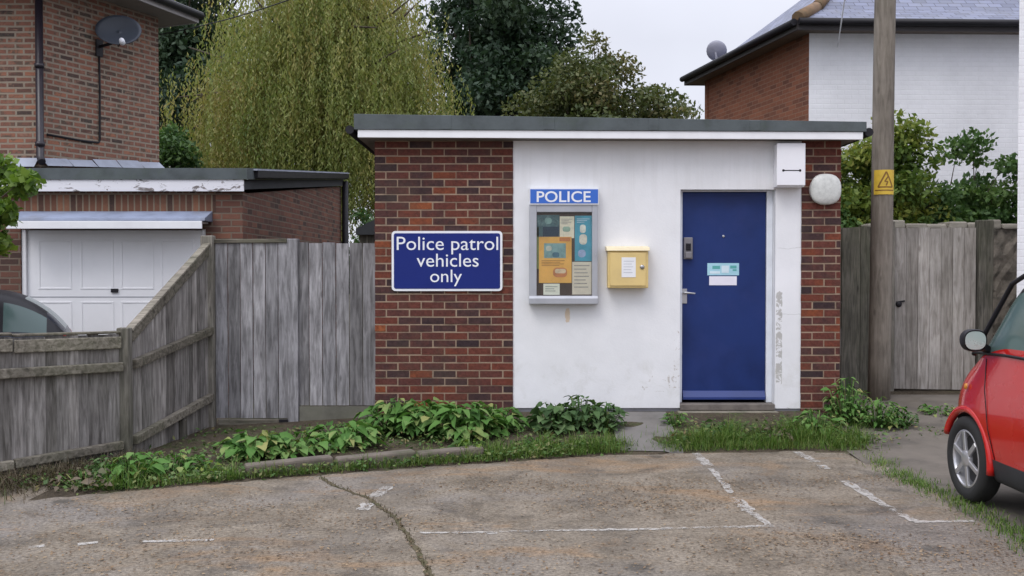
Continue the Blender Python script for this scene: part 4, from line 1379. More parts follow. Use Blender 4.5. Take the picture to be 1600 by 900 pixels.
# ------------------------------------------------------------------ houses
def left_house():
    C1 = Vector((-6.38, 13.5)); C2 = Vector((-5.48, 15.5))
    t = thing('brick_house', 'tall mottled red brick house with dark gutter behind the garage', 'house', (C1.x, C1.y, 0))
    inv = Matrix.Translation(-Vector(t.location))
    def P(o): o.parent = t; o.matrix_parent_inverse = inv; return o
    ze = 5.50
    Cb = C2 + Vector((-5.2, 2.3)); Ca = Vector((-13.0, 13.5))
    poly = [C1, C2, Cb, Ca]
    # each wall as its own face run, UVs in metres along it
    me = bpy.data.meshes.new('wall')
    vs, fs, uvs = [], [], []
    for a, c in zip(poly, poly[1:] + poly[:1]):
        l = (c - a).length
        i = len(vs)
        vs += [(a.x, a.y, 0), (c.x, c.y, 0), (c.x, c.y, ze), (a.x, a.y, ze)]
        fs.append((i, i + 1, i + 2, i + 3))
        uvs += [(0, 0), (l, 0), (l, ze), (0, ze)]
    me.from_pydata(vs, [], fs)
    uv = me.uv_layers.new(name='UVMap')
    for k, q in enumerate(uvs): uv.data[k].uv = q
    me.materials.append(MAT['house_brick'])
    P(link_mesh('wall', me))
    # roof: eaves ring, soffit, pyramid
    cen = Vector((-8.6, 15.8))
    dB = (C2 - C1).normalized(); nB = Vector((dB.y, -dB.x))
    dT = (Cb - C2).normalized(); nT = Vector((dT.y, -dT.x))
    ov = 0.42
    E2 = C2 + nB * ov + nT * ov
    E1 = C1 + nB * ov + Vector((0.15, -ov))
    E3 = Cb + nT * ov; E4 = Vector((-13.4, 13.1))
    ring = [E1, E2, E3, E4]
    m = MB()
    base = [(p.x, p.y, ze + 0.13) for p in ring]
    mid = []
    for p in ring:
        q = p + (cen - p) * 0.22
        mid.append((q.x, q.y, ze + 0.13 + 0.35))
    ap = (cen.x, cen.y, ze + 2.9)
    for i in range(4):
        j = (i + 1) % 4
        m.poly([base[i], base[j], mid[j], mid[i]]); m.poly([mid[i], mid[j], ap])
    P(m.build('roof', MAT['tiles']))
    m = MB()
    for i in range(4):
        j = (i + 1) % 4
        wall_in = poly
        m.poly([(ring[i].x, ring[i].y, ze - 0.03), (ring[j].x, ring[j].y, ze - 0.03), (wall_in[j].x, wall_in[j].y, ze - 0.01), (wall_in[i].x, wall_in[i].y, ze - 0.01)])
    P(m.build('soffit', MAT['soffit']))
    m = MB()
    for i in range(4):
        j = (i + 1) % 4
        m.bar((ring[i].x, ring[i].y, ze + 0.03), (ring[j].x, ring[j].y, ze + 0.03), 0.022, 0.14)
    P(m.build('fascia', plain('pale grey fascia', (0.36, 0.34, 0.33), 0.6, 0.2, 4)))
    m = MB()
    a, c = E1 + nB * 0.06, E2 + nB * 0.06
    m.tube([(a.x, a.y, ze + 0.07), (c.x, c.y, ze + 0.07)], 0.058, 10)
    c2 = E2 + nT * 0.06; d2 = E3 + nT * 0.06
    m.tube([(c.x, c.y, ze + 0.07), (c2.x, c2.y, ze + 0.07), (d2.x, d2.y, ze + 0.07)], 0.058, 10)
    P(m.build('gutter', MAT['black']))
    # downpipe on the corner, kicked out at its foot
    m = MB()
    q = C1 + Vector((0.03, -0.07))
    m.tube([(q.x, q.y, ze + 0.02), (q.x, q.y, 3.12), (q.x + 0.06, q.y - 0.08, 3.03)], 0.05, 12)
    for z in (3.25, 4.3): m.tube([(q.x, q.y, z), (q.x, q.y, z + 0.06)], 0.062, 12)
    P(m.build('downpipe', plain('black iron pipe', (0.016, 0.012, 0.018), 0.4, 0.2, 6)))
    # lead apron where the garage roof meets the wall
    m = MB()
    n = 5
    for k in range(n):
        a = C1 + (C2 - C1) * (k / n); c = C1 + (C2 - C1) * ((k + 1) / n - 0.006)
        za = 2.93 + 0.16 * (k / n); zc = 2.93 + 0.16 * ((k + 1) / n)
        j = random.uniform(-0.012, 0.012)
        o = nB * 0.012; o2 = nB * 0.14
        m.poly([(a.x + o2.x, a.y + o2.y, za + 0.06), (c.x + o2.x, c.y + o2.y, zc + 0.06), (c.x + o.x, c.y + o.y, zc + 0.17 + j), (a.x + o.x, a.y + o.y, za + 0.17 + j)])
    for k in range(4):
        a = C1 + Vector((-0.5 * k - 0.02, 0)); c = C1 + Vector((-0.5 * k - 0.51, 0))
        m.poly([(c.x, c.y - 0.14, 2.97), (a.x, a.y - 0.14, 2.97), (a.x, a.y - 0.012, 3.10), (c.x, c.y - 0.012, 3.10)])
    P(m.build('flashing', MAT['lead']))
    # vent grille on the far left
    return C1, C2, nB, dB, ze
LH = left_house()

def dish(C1, C2, nB, dB):
    """satellite dish on the house wall, with its cable"""
    base = C1 + (C2 - C1) * 0.46
    z = 4.80
    t = thing('satellite_dish', 'grey oval satellite dish on a bracket on the tall brick house', 'satellite dish', (base.x, base.y, z))
    n3 = Vector((nB.x, nB.y, 0)); d3 = Vector((dB.x, dB.y, 0))
    loc = lambda s, o, h: d3 * s + n3 * o + Vector((0, 0, h))
    m = MB()
    m.box(-0.06, 0.06, -0.01, 0.01, -0.14, 0.10, M=Matrix.Rotation(math.atan2(d3.y, d3.x), 4, 'Z') @ Matrix.Translation((0, -0.02, 0)))
    m.tube([loc(0, 0.01, 0), loc(0.05, 0.20, 0.04), loc(0.08, 0.25, 0.16)], 0.022, 8)
    m.build('bracket', MAT['black'], t)
    # bowl facing the yard, tipped up
    c = loc(0.10, 0.30, 0.20)
    ax = Vector((0.22, -0.93, 0.30)).normalized()
    side = Vector((0, 0, 1)).cross(ax).normalized(); up = ax.cross(side)
    m = MB()
    vs, fs = [], []
    n, rings = 28, 6
    for i in range(rings + 1):
        r = i / rings
        for k in range(n):
            a = 2 * math.pi * k / n
            vs.append(c + side * (0.315 * r * math.cos(a)) + up * (0.24 * r * math.sin(a)) + ax * (0.07 * r * r))
    for i in range(rings):
        for k in range(n): fs.append((i * n + k, i * n + (k + 1) % n, (i + 1) * n + (k + 1) % n, (i + 1) * n + k))
    m._add(vs, fs, 0, True)
    o = m.build('bowl', MAT['dish'], t)
    so = o.modifiers.new('thick', 'SOLIDIFY'); so.thickness = 0.012
    m = MB()
    lnb = c + ax * 0.24 - up * 0.27 + side * 0.08
    m.tube([c - up * 0.22, lnb - ax * 0.02], 0.011, 8)
    m.build('arm', MAT['black'], t)
    m = MB(); m.lathe([(0, 0), (0.034, 0), (0.04, 0.05), (0.04, 0.085), (0, 0.085)], lnb + ax * 0.03, -ax, 14)
    m.build('receiver', MAT['sign_white'], t)
    m = MB()
    q = lambda s, zz: (lambda v: (v.x, v.y, zz))(Vector((C1.x, C1.y, 0)) + d3 * s + n3 * 0.015)
    s0 = (C2 - C1).length * 0.46
    m.tube([q(s0, 4.72), q(s0 + 0.01, 4.2), q(s0, 3.45), q(s0 - 0.02, 3.42), q(s0 - 0.35, 3.415), q(0.1, 3.43)], 0.014, 6)
    o = m.build('aerial_cable', MAT['black'])
    tag(o, 'thin black cable running down the brick wall below the satellite dish', 'cable')
dish(LH[0], LH[1], LH[2], LH[3])

def right_house():
    c0 = Vector((4.68, 15.75)); cL = Vector((3.82, 19.8))
    dF = Vector((1.0, 0.03)).normalized(); dS = (cL - c0).normalized()
    t = thing('white_house', 'slate roofed house with white painted front and orange brick side behind the police building', 'house', (c0.x, c0.y, 0))
    inv = Matrix.Translation(-Vector(t.location))
    def P(o): o.parent = t; o.matrix_parent_inverse = inv; return o
    ze = 5.33
    LF, LS = 8.5, 4.14
    cR = c0 + dF * LF; cB = cL + dF * LF
    def wall(name, a, c, mat):
        me = bpy.data.meshes.new(name)
        l = (c - a).length
        n = Vector((c.y - a.y, a.x - c.x)).normalized() * -0.2
        vs = [(a.x, a.y, 0), (c.x, c.y, 0), (c.x, c.y, ze), (a.x, a.y, ze),
              (a.x + n.x, a.y + n.y, 0), (c.x + n.x, c.y + n.y, 0), (c.x + n.x, c.y + n.y, ze - 0.01), (a.x + n.x, a.y + n.y, ze - 0.01)]
        me.from_pydata(vs, [], [(0, 1, 2, 3), (5, 4, 7, 6)])
        uv = me.uv_layers.new(name='UVMap')
        for k, q in enumerate([(0, 0), (l, 0), (l, ze), (0, ze)] * 2): uv.data[k].uv = q
        me.materials.append(mat)
        P(link_mesh(name, me))
    wall('front_wall', c0, cR, MAT['white_brick'])
    wall('side_wall', cL, c0, MAT['orange_brick'])
    wall('back_wall', cB, cL, MAT['orange_brick'])
    ov = 0.30
    nF = Vector((dF.y, -dF.x)); nS = Vector((-dS.y, dS.x))
    if nS.x > 0: nS = -nS
    E0 = c0 + nF * ov + nS * ov; EL = cL + nS * ov + dS * ov; ER = cR + nF * ov + dF * ov; EB = cB + dS * ov + dF * ov
    half = LS / 2
    r0 = c0 + dS * half + dF * 2.1; r1 = cR + dS * half - dF * 2.1
    zr = ze + 1.95
    ring = [E0, ER, EB, EL]
    zb = ze + 0.10
    inner = []
    for p, q in zip(ring, (r0, r1, r1, r0)): inner.append(p + (q - p) * 0.24)
    zi = zb + 0.32
    b3 = lambda p, z: (p.x, p.y, z)
    me = bpy.data.meshes.new('roof')
    vs, fs, uvs = [], [], []
    def face(pts):
        i = len(vs); vs.extend(pts); fs.append(tuple(range(i, i + len(pts))))
        a, c = Vector(pts[0]), Vector(pts[1])
        u = (c - a).normalized(); nn = u.cross(Vector(pts[2]) - a).normalized(); v = nn.cross(u)
        for p in pts: w = Vector(p) - a; uvs.append((w.dot(u), w.dot(v)))
    tops = {0: r0, 1: r1, 2: r1, 3: r0}
    for i in range(4):
        j = (i + 1) % 4
        face([b3(ring[i], zb), b3(ring[j], zb), b3(inner[j], zi), b3(inner[i], zi)])
        if tops[i] is tops[j]: face([b3(inner[i], zi), b3(inner[j], zi), b3(tops[i], zr)])
        else: face([b3(inner[i], zi), b3(inner[j], zi), b3(tops[j], zr), b3(tops[i], zr)])
    me.from_pydata(vs, [], fs)
    uv = me.uv_layers.new(name='UVMap')
    for k, q in enumerate(uvs): uv.data[k].uv = q
    me.materials.append(MAT['slate'])
    P(link_mesh('roof', me))
    # hip tiles
    def hip(path, lift=0.03):
        m = MB()
        pts = [Vector(p) + Vector((0, 0, lift)) for p in path]
        for a, c in zip(pts[:-1], pts[1:]):
            n = max(1, int((c - a).length / 0.42))
            for k in range(n):
                p, q = a + (c - a) * (k / n), a + (c - a) * ((k + 1.08) / n)
                m.tube([p, q], [0.10, 0.088], 10)
        P(m.build('ridge_tiles', MAT['ridge']))
    hip([b3(E0, zb), b3(inner[0], zi), b3(r0, zr)])
    hip([b3(r0, zr), b3(r1, zr)])
    m = MB()
    for i in range(4):
        j = (i + 1) % 4
        a, c = ring[i], ring[j]
        m.bar((a.x, a.y, ze + 0.02), (c.x, c.y, ze + 0.02), 0.03, 0.15)
    P(m.build('fascia', plain('dark brown fascia', (0.03, 0.025, 0.025), 0.6)))
    m = MB()
    for i in (0, 3):
        j = (i + 1) % 4
        n = nF if i == 0 else nS
        a, c = ring[i] + n * 0.06, ring[j] + n * 0.06
        m.tube([b3(a, ze + 0.065), b3(c, ze + 0.065)], 0.055, 10)
    P(m.build('gutter', MAT['black']))
    m = MB()
    corners = [c0, cR, cB, cL]
    for i in range(4):
        j = (i + 1) % 4
        m.poly([b3(ring[i], ze - 0.045), b3(ring[j], ze - 0.045), b3(corners[j], ze - 0.02), b3(corners[i], ze - 0.02)])
    P(m.build('soffit', plain('brown soffit', (0.13, 0.10, 0.08), 0.8)))
    return EL, ze
RH = right_house()

def far_dish(E, ze):
    x, y = 19.3 * (1117 - 800) / 1555, 19.3
    z = 1.6 + (420 - 82) * 19.3 / 1555
    t = thing('satellite_dish', 'small pale grey satellite dish at the left eave of the slate roofed house', 'satellite dish', (x, y, z))
    m = MB()
    m.lathe([(0.0, 0.0), (0.10, 0.012), (0.17, 0.04), (0.20, 0.075), (0.19, 0.085), (0.16, 0.055), (0.0, 0.015)], (0, 0, 0), (0.35, 0.8, 0.35), 20)
    m.build('bowl', MAT['dish_light'], t)
    m = MB(); m.tube([(0, 0.02, 0), (0.05, 0.1, -0.2), (0.06, 0.12, -0.48)], 0.025, 8)
    m.build('mast', MAT['dish_light'], t)
far_dish(*RH)

def end_building():
    """the pale wall that closes the picture on the right"""
    Y = 10.6
    x0 = (1588.5 - 800) / 1555 * Y
    ray = Vector((x0, Y)).normalized()
    a = Vector((x0, Y)); c = a + Vector((4.5, -0.3)); e = c + ray * 3; d = a + ray * 3.2 + Vector((0.25, 0))
    t = thing('white_building', 'tall pale rendered building whose corner stands behind the red car', 'building', (a.x, a.y, 0))
    inv = Matrix.Translation(-Vector(t.location))
    def P(o): o.parent = t; o.matrix_parent_inverse = inv; return o
    m = MB(); m.prism([(a.x, a.y), (c.x, c.y), (e.x, e.y), (d.x, d.y)], 'z', 0.0, 6.0)
    P(m.build('wall', MAT['white_brick']))
    m = MB()
    k = 0.2
    cen = (a + c + d + e) / 4
    ex = lambda p: p + (p - cen).normalized() * k
    q = [ex(p) for p in (a, c, e, d)]
    m.prism([(p.x, p.y) for p in q], 'z', 6.003, 6.15)
    P(m.build('roof_edge', MAT['white_paint']))
    m = MB()
    ap = (cen.x, cen.y, 7.8)
    for i in range(4):
        j = (i + 1) % 4
        m.poly([(q[i].x, q[i].y, 6.153), (q[j].x, q[j].y, 6.153), ap])
    P(m.build('roof', MAT['slate']))
end_building()

def flint_wall():
    t = thing('flint_wall', 'rough flint garden wall with pale coping behind the right gate', 'wall', (5.2, 12.1, 0.2))
    m = MB()
    x0, x1, y0, y1 = 4.35 - 5.2, 6.15 - 5.2, 0.0, 0.32
    nx, nz = 26, 18
    vs, fs = [], []
    def lump(s): return random.uniform(-s, s)
    top = 1.88
    for k in range(nz + 1):
        for i in range(nx + 1):
            vs.append((x0 + (x1 - x0) * i / nx + lump(0.015), y0 + lump(0.025), top * k / nz + lump(0.012)))
    for k in range(nz):
        for i in range(nx):
            a = k * (nx + 1) + i
            fs.append((a, a + 1, a + nx + 2, a + nx + 1))
    for f in fs: m._add([vs[i] for i in f], [(0, 1, 2, 3)])
    m.box(x0 + 0.02, x1 - 0.02, y0 + 0.03, y1, 0, top - 0.02)
    m.build('stonework', MAT['flint'], t)
    m = MB()
    x = x0 - 0.03
    while x < x1:
        w = random.uniform(0.14, 0.30); h = random.uniform(0.05, 0.12)
        m.box(x, x + w - 0.012, y0 - random.uniform(0.01, 0.05), y1 + 0.02, top + 0.002, top + h)
        x += w
    m.build('coping', MAT['coping'], t, bevel=0.02)
flint_wall()

def shed():
    Y = 13.2
    X = lambda px: (px - 800) / 1555 * Y
    Z = lambda py: 1.6 + (420 - py) * Y / 1555
    t = thing('garden_shed', 'small dark roofed garden shed showing over the board fence by the pier', 'shed', (X(575), Y, 0.1))
    inv = Matrix.Translation(-Vector(t.location))
    def P(o): o.parent = t; o.matrix_parent_inverse = inv; return o
    m = MB(); boards(m, (X(562), Y), (X(590), Y), 0.1, 0.1, Z(366), Z(366), 0.12, 0.02, 0.003, 0.0, False)
    m.box(X(562), X(590), Y + 0.02, Y + 1.2, 0.1, Z(366))
    P(m.build('wall', MAT['fence_dark']))
    m = MB(); m.prism([(X(558), Z(367)), (X(592), Z(367)), (X(592), Z(344)), (X(586), Z(344)), (X(558), Z(358))], 'y', Y - 0.1, Y + 1.3)
    P(m.build('roof', MAT['felt_dark']))
shed()


# ------------------------------------------------------------------ trees and plants
def rhombi(C, Adir, Sdir, Ln, Wd):
    """leaf quads: centres, long axes, side axes, lengths, widths"""
    n = len(C)
    L2, W2 = (Ln / 2)[:, None], (Wd / 2)[:, None]
    V = np.empty((n, 4, 3))
    V[:, 0] = C - Adir * L2; V[:, 1] = C + Sdir * W2 + Adir * L2 * 0.1; V[:, 2] = C + Adir * L2; V[:, 3] = C - Sdir * W2 + Adir * L2 * 0.1
    return V.reshape(-1, 3), np.arange(n * 4).reshape(n, 4)

def unit(a): return a / np.maximum(np.linalg.norm(a, axis=-1, keepdims=True), 1e-9)

def crown_cloud(centres, radii, n_leaf, size, flat=0.7, down=0.3):
    """leaf clumps: n_leaf in all, spread over the clumps"""
    k = len(centres)
    w = radii ** 2.2; w = w / w.sum()
    idx = RNG.choice(k, n_leaf, p=w)
    d = unit(RNG.normal(size=(n_leaf, 3)))
    r = RNG.random(n_leaf) ** 0.45
    off = d * r[:, None] * radii[idx][:, None]
    off[:, 2] *= flat
    C = centres[idx] + off
    A = unit(RNG.normal(size=(n_leaf, 3)) + d * 0.5 + np.array([0, 0, -down]))
    S_ = unit(np.cross(A, unit(RNG.normal(size=(n_leaf, 3)) + np.array([0, 0, 0.8]))))
    ln = size * RNG.uniform(0.6, 1.3, n_leaf)
    rnd = np.clip(RNG.random(k)[idx] * 0.55 + RNG.random(n_leaf) * 0.45, 0, 1)
    return C, A, S_, ln, rnd

def branchy_tree(name, label, cat, base, trunk_h, trunk_r, cc, rad, n_clump, clump_r, n_leaf, size, mat, group=None, shell=0.45, aspect=0.55, flat=0.7, lo=-0.9, twigs=0):
    """trunk and limbs reaching to clumps inside an ellipsoid (centre cc, radii rad)"""
    t = thing(name, label, cat, base, 0, group)
    cc = np.array(cc, float) - np.array(base, float); rad = np.array(rad, float)
    P_ = []
    while len(P_) < n_clump:
        d = unit(RNG.normal(size=3)); r = RNG.random() ** shell
        if d[2] < lo: continue
        P_.append(cc + d * r * rad * RNG.uniform(0.82, 1.06))
    P_ = np.array(P_)
    radii = clump_r * RNG.uniform(0.55, 1.25, n_clump)
    C, A_, S_, ln, rnd = crown_cloud(P_, radii, n_leaf, size, flat)
    V, Q = rhombi(C, A_, S_, ln, ln * aspect)
    array_mesh('crown', V, 4, Q, [mat], rnd, t)
    m = MB()
    th = trunk_h
    m.tube([(0, 0, -0.1), (0.03 * th, 0, th * 0.5), (0.0, 0.04 * th, th), tuple(cc * np.array([1, 1, 1.05]))], [trunk_r * 1.25, trunk_r, trunk_r * 0.8, trunk_r * 0.25], 12)
    m.build('trunk', MAT['bark'], t)
    m = MB()
    pick = RNG.choice(n_clump, min(n_clump, 34), replace=False)
    for i in pick:
        e = P_[i]
        s = np.array([0, 0.02 * th, th * RNG.uniform(0.8, 1.0)]) + (cc - np.array([0, 0, th])) * RNG.uniform(0.0, 0.5)
        mid = s + (e - s) * 0.5 + np.array([0, 0, 0.12 * np.linalg.norm(e - s)]) + RNG.normal(size=3) * 0.15
        m.tube([tuple(s), tuple(mid), tuple(e)], [trunk_r * 0.3, trunk_r * 0.17, trunk_r * 0.05], 6)
    for _ in range(twigs):
        d = unit(RNG.normal(size=3)); d[2] = abs(d[2]) * 0.8
        s = cc + d * rad * 0.8; e = cc + d * rad * RNG.uniform(1.05, 1.25) + RNG.normal(size=3) * 0.15
        m.tube([tuple(s), tuple((s + e) / 2 + RNG.normal(size=3) * 0.08), tuple(e)], [0.018, 0.012, 0.005], 4)
    m.build('branches', MAT['bark'], t)
    return t

def willow():
    base = np.array([-4.15, 22.5, 0.1])
    t = thing('willow_tree', 'large weeping willow with hanging yellow green foliage behind the garage', 'tree', tuple(base))
    Cs, As, Ss, Ls, Rs = [], [], [], [], []
    m = MB()
    m.tube([(0, 0, -0.2), (0.1, 0, 1.6), (0.0, 0.1, 3.2), (-0.1, 0, 5.0)], [0.42, 0.34, 0.28, 0.2], 14)
    m.build('trunk', MAT['bark'], t)
    lim = MB()
    nb = 230
    for b_ in range(nb):
        a = RNG.uniform(0, 2 * math.pi)
        # bough tips spread through the dome
        rr = 3.3 * math.sqrt(RNG.uniform(0.02, 1.0))
        hz = 10.1 - 0.40 * rr ** 2 * RNG.uniform(0.85, 1.1) - RNG.uniform(0, 2.0) * (1 if RNG.random() < 0.5 else 0.2)
        tip = np.array([rr * math.cos(a) * (0.9 if math.cos(a) > 0 else 1.0), rr * 0.9 * math.sin(a), hz])
        s = np.array([0, 0, RNG.uniform(3.6, 5.4)])
        mid = (s + tip) / 2 + np.array([0, 0, 0.9])
        if b_ % 4 == 0: lim.tube([tuple(s), tuple(mid), tuple(tip)], [0.08, 0.05, 0.012], 6)
        cr = RNG.random() * 0.8 + 0.2 * math.sin(a * 3 + rr)
        ns = RNG.integers(26, 40)
        for q in range(ns):
            u = RNG.uniform(0.55, 1.0)
            st = s + (tip - s) * u + np.array([0, 0, 0.9 * 4 * u * (1 - u) * 0.5]) + RNG.normal(size=3) * np.array([0.33, 0.33, 0.15])
            st[2] -= RNG.random() ** 2 * 3.6
            ln = RNG.uniform(0.5, 1.9) * (0.8 + 0.14 * rr)
            lowest = 1.7 + RNG.uniform(0, 1.3)
            ln = min(ln, max(0.4, st[2] - lowest))
            k = int(ln / 0.042)
            if k < 3: continue
            tt = np.linspace(0, 1, k)
            sway = RNG.normal(size=2) * 0.22
            out_ = np.array([math.cos(a), math.sin(a)]) * 0.22
            C = np.empty((k, 3))
            C[:, 0] = st[0] + (out_[0] + sway[0]) * np.sqrt(tt) * ln * 0.35 + RNG.normal(size=k) * 0.035
            C[:, 1] = st[1] + (out_[1] + sway[1]) * np.sqrt(tt) * ln * 0.35 + RNG.normal(size=k) * 0.035
            C[:, 2] = st[2] - tt * ln
            A_ = unit(np.stack([RNG.normal(size=k) * 0.5, RNG.normal(size=k) * 0.5, -np.ones(k)], 1))
            S_ = unit(np.cross(A_, RNG.normal(size=(k, 3))))
            Cs.append(C); As.append(A_); Ss.append(S_)
            Ls.append(RNG.uniform(0.07, 0.125, k))
            Rs.append(np.clip(cr * 0.5 + RNG.random() * 0.22 + RNG.random(k) * 0.28, 0, 1))
    lim.build('branches', MAT['bark'], t)
    C = np.concatenate(Cs); ln = np.concatenate(Ls)
    V, Q = rhombi(C, np.concatenate(As), np.concatenate(Ss), ln, ln * 0.30)
    array_mesh('crown', V, 4, Q, [MAT['willow']], np.concatenate(Rs), t)
willow()

branchy_tree('broadleaf_tree', 'tall dark green broadleaf tree behind the roof right of the willow', 'tree', (-1.25, 31, 0.1), 4.5, 0.32,
             (-0.5, 31, 8.4), (2.3, 2.8, 4.8), 84, 0.95, 38000, 0.2, MAT['dark_leaf'], None, 0.5)
branchy_tree('broadleaf_tree', 'dark green tree showing between the brick house and the willow', 'tree', (-10.2, 31, 0.1), 4.5, 0.32,
             (-9.9, 31, 7.9), (3.0, 2.6, 4.6), 66, 1.0, 26000, 0.21, MAT['dark_leaf'], None, 0.5)
branchy_tree('thorn_tree', 'wide rounded brown green tree behind the flat roof beside the brick gable', 'tree', (2.2, 27, 0.1), 2.2, 0.22,
             (2.5, 27, 4.7), (2.6, 2.0, 2.9), 150, 0.66, 52000, 0.135, MAT['thorn_leaf'], None, 0.5, 0.55, 0.75, -0.9, 0)

branchy_tree('shrub', 'golden green shrub rising behind the wooden pole', 'shrub', (4.35, 12.75, 0.2), 1.0, 0.06,
             (4.66, 12.75, 2.15), (0.82, 0.45, 1.55), 100, 0.30, 22000, 0.085, MAT['gold_leaf'], None, 0.5)
branchy_tree('shrub', 'dark green shrub behind the narrow fence beside the brick pier', 'shrub', (3.95, 12.35, 0.2), 0.9, 0.05,
             (3.95, 12.35, 1.9), (0.42, 0.35, 1.05), 34, 0.26, 6000, 0.09, MAT['green_leaf'], None, 0.5)
branchy_tree('shrub', 'low green shrub over the flint wall between the pole and the tall bush', 'shrub', (5.25, 12.85, 0.2), 0.9, 0.05,
             (5.3, 12.7, 1.9), (0.75, 0.42, 0.85), 50, 0.28, 9500, 0.085, MAT['green_leaf'], None, 0.5)
branchy_tree('shrub', 'tall airy green bush against the white house by the pale corner', 'shrub', (6.15, 13.3, 0.2), 1.0, 0.06,
             (6.25, 13.2, 2.1), (0.8, 0.5, 1.35), 64, 0.27, 12000, 0.085, MAT['green_leaf'], None, 0.6, 0.6, 0.7, -0.9, 0)
branchy_tree('shrub', 'slim bright green shrub in the gap between garage and police building', 'shrub', (-2.75, 19.6, 0.1), 1.0, 0.05,
             (-2.75, 19.6, 1.5), (0.5, 0.5, 1.35), 40, 0.3, 8000, 0.085, MAT['green_leaf'], None, 0.5)
branchy_tree('shrub', 'bright yellow green leafy bush at the left edge over the garage door corner', 'shrub', (-5.15, 8.95, 0.0), 1.4, 0.05,
             (-5.0, 8.95, 2.2), (0.76, 0.5, 0.66), 44, 0.2, 5200, 0.09, MAT['bright_leaf'], None, 0.5, 0.75)
branchy_tree('shrub', 'light green shrub low at the foot of the willow left side by the house', 'shrub', (-7.0, 19.8, 0.1), 1.5, 0.07,
             (-6.9, 19.8, 3.3), (0.75, 0.7, 1.5), 34, 0.4, 6000, 0.11, MAT['green_leaf'], None, 0.5)


# weeds -------------------------------------------------------------
def weed(label, x, y, spread, height, n, leaf, mat, cat='weed', name='weed', wide=0.62, group=None):
    """broad leaves on arching stalks; each leaf a folded, drooping blade"""
    z0 = max(g1(x, y), 0.0)
    V, Q, Rn = [], [], []
    stems = MB()
    n = int(n * 2.2); leaf *= 0.70; height *= 0.93; wide *= RNG.uniform(0.75, 1.1)
    for i in range(n):
        a = RNG.uniform(0, 2 * math.pi)
        r = spread * math.sqrt(RNG.random())
        h = height * RNG.uniform(0.25, 1.0) * (1 - 0.45 * (r / spread) ** 2)
        L_ = leaf * RNG.uniform(0.4, 1.35); W_ = L_ * wide * RNG.uniform(0.8, 1.15)
        c = np.array([r * math.cos(a), r * 0.75 * math.sin(a), 0.0])
        c[2] = max(g1(x + c[0], y + c[1]), 0.0) - z0 + h
        yaw = a + RNG.normal() * 0.7
        d = np.array([math.cos(yaw), math.sin(yaw), 0]); s = np.array([-math.sin(yaw), math.cos(yaw), 0])
        pitch = RNG.uniform(-0.1, 0.75)
        roll = RNG.normal() * 0.35
        rr = np.clip(RNG.normal(0.5, 0.26), 0, 1)
        b = len(V)
        ph = RNG.uniform(0, 6)
        prof = [(t_, w_ * (1 + 0.13 * math.sin(ph + 11 * t_))) for t_, w_ in ((0.0, 0.12), (0.14, 0.68), (0.32, 0.98), (0.52, 0.94), (0.72, 0.70), (0.88, 0.36), (1.0, 0.03))]
        for (t, w) in prof:
            drop = math.sin(pitch) * t * L_ * -0.2 + 0.12 * L_ * t - (0.55 * pitch + 0.25) * L_ * t * t
            p = c + d * (t * L_ * math.cos(pitch * 0.6)) + np.array([0, 0, drop])
            hw = w * W_ / 2
            up = np.array([0, 0, 1.0])
            V.append(p + s * hw * math.cos(roll) + up * (hw * 0.28 + hw * math.sin(roll)))
            V.append(p)
            V.append(p - s * hw * math.cos(roll) + up * (hw * 0.28 - hw * math.sin(roll)))
        for k in range(len(prof) - 1):
            q = b + 3 * k
            Q.append((q, q + 1, q + 4, q + 3)); Q.append((q + 1, q + 2, q + 5, q + 4))
            Rn += [rr, min(1, rr + 0.05)]
        if i % 2 == 0:
            stems.tube([(c[0] * 0.35, c[1] * 0.35, -0.02), tuple(c * np.array([0.8, 0.8, 0.7])), tuple(c)], 0.004, 4)
    t = thing(name, label, cat, (x, y, z0), 0, group)
    array_mesh('leaves', np.array(V), 4, np.array(Q), [mat], np.array(Rn), t, True)
    stems.build('stalks', MAT['weed'], t)
    return t

def at_px(px, py, z):
    D = (1.6 - z) * 1555 / (py - 420); return ((px - 800) / 1555 * D, D)

WD, WDD = MAT['weed'], MAT['weed_dark']
x, y = at_px(205, 752, 0.02); weed('leafy green weed clump at the foot of the low fence post', x, y, 0.20, 0.24, 46, 0.13, WD)
x, y = at_px(268, 735, 0.03); weed('pale mixed weed clump under the sloping fence panel', x, y, 0.26, 0.20, 52, 0.10, WD)
x, y = at_px(130, 765, 0.0); weed('ragged half dry weed clump at the foot of the low fence boards', x, y, 0.24, 0.16, 40, 0.08, MAT['dead'])
x, y = at_px(165, 750, 0.0); weed('small nettle clump against the low fence post', x, y, 0.16, 0.2, 36, 0.08, WDD)
x, y = at_px(318, 742, 0.02); weed('yellowing low weed between the fence clump and the kerb', x, y, 0.18, 0.10, 30, 0.09, MAT['bright_leaf'])
x, y = at_px(395, 712, 0.05); weed('broad leafed dock clump in front of the silvered gate', x, y, 0.25, 0.24, 60, 0.16, WD)
x, y = at_px(455, 708, 0.06); weed('broad leafed dock clump before the gate hinge post', x, y, 0.25, 0.22, 58, 0.16, WD)
x, y = at_px(540, 695, 0.08); weed('spreading dock clump before the gravel board', x, y, 0.28, 0.25, 66, 0.16, WD)
x, y = at_px(618, 676, 0.11); weed('tall leafy dock at the left foot of the brick pier', x, y, 0.30, 0.36, 90, 0.17, WD)
x, y = at_px(668, 675, 0.12); weed('tallest dock clump below the blue sign', x, y, 0.28, 0.36, 90, 0.18, WD)
x, y = at_px(730, 677, 0.13); weed('large spreading dock clump below the right side of the blue sign', x, y, 0.30, 0.34, 90, 0.18, WD)
x, y = at_px(775, 668, 0.15); weed('dock clump at the joint of brick and white render', x, y, 0.22, 0.26, 60, 0.16, WD)
x, y = at_px(735, 705, 0.07); weed('small bright weed in the soil above the kerb end', x, y, 0.14, 0.16, 26, 0.10, MAT['bright_leaf'])
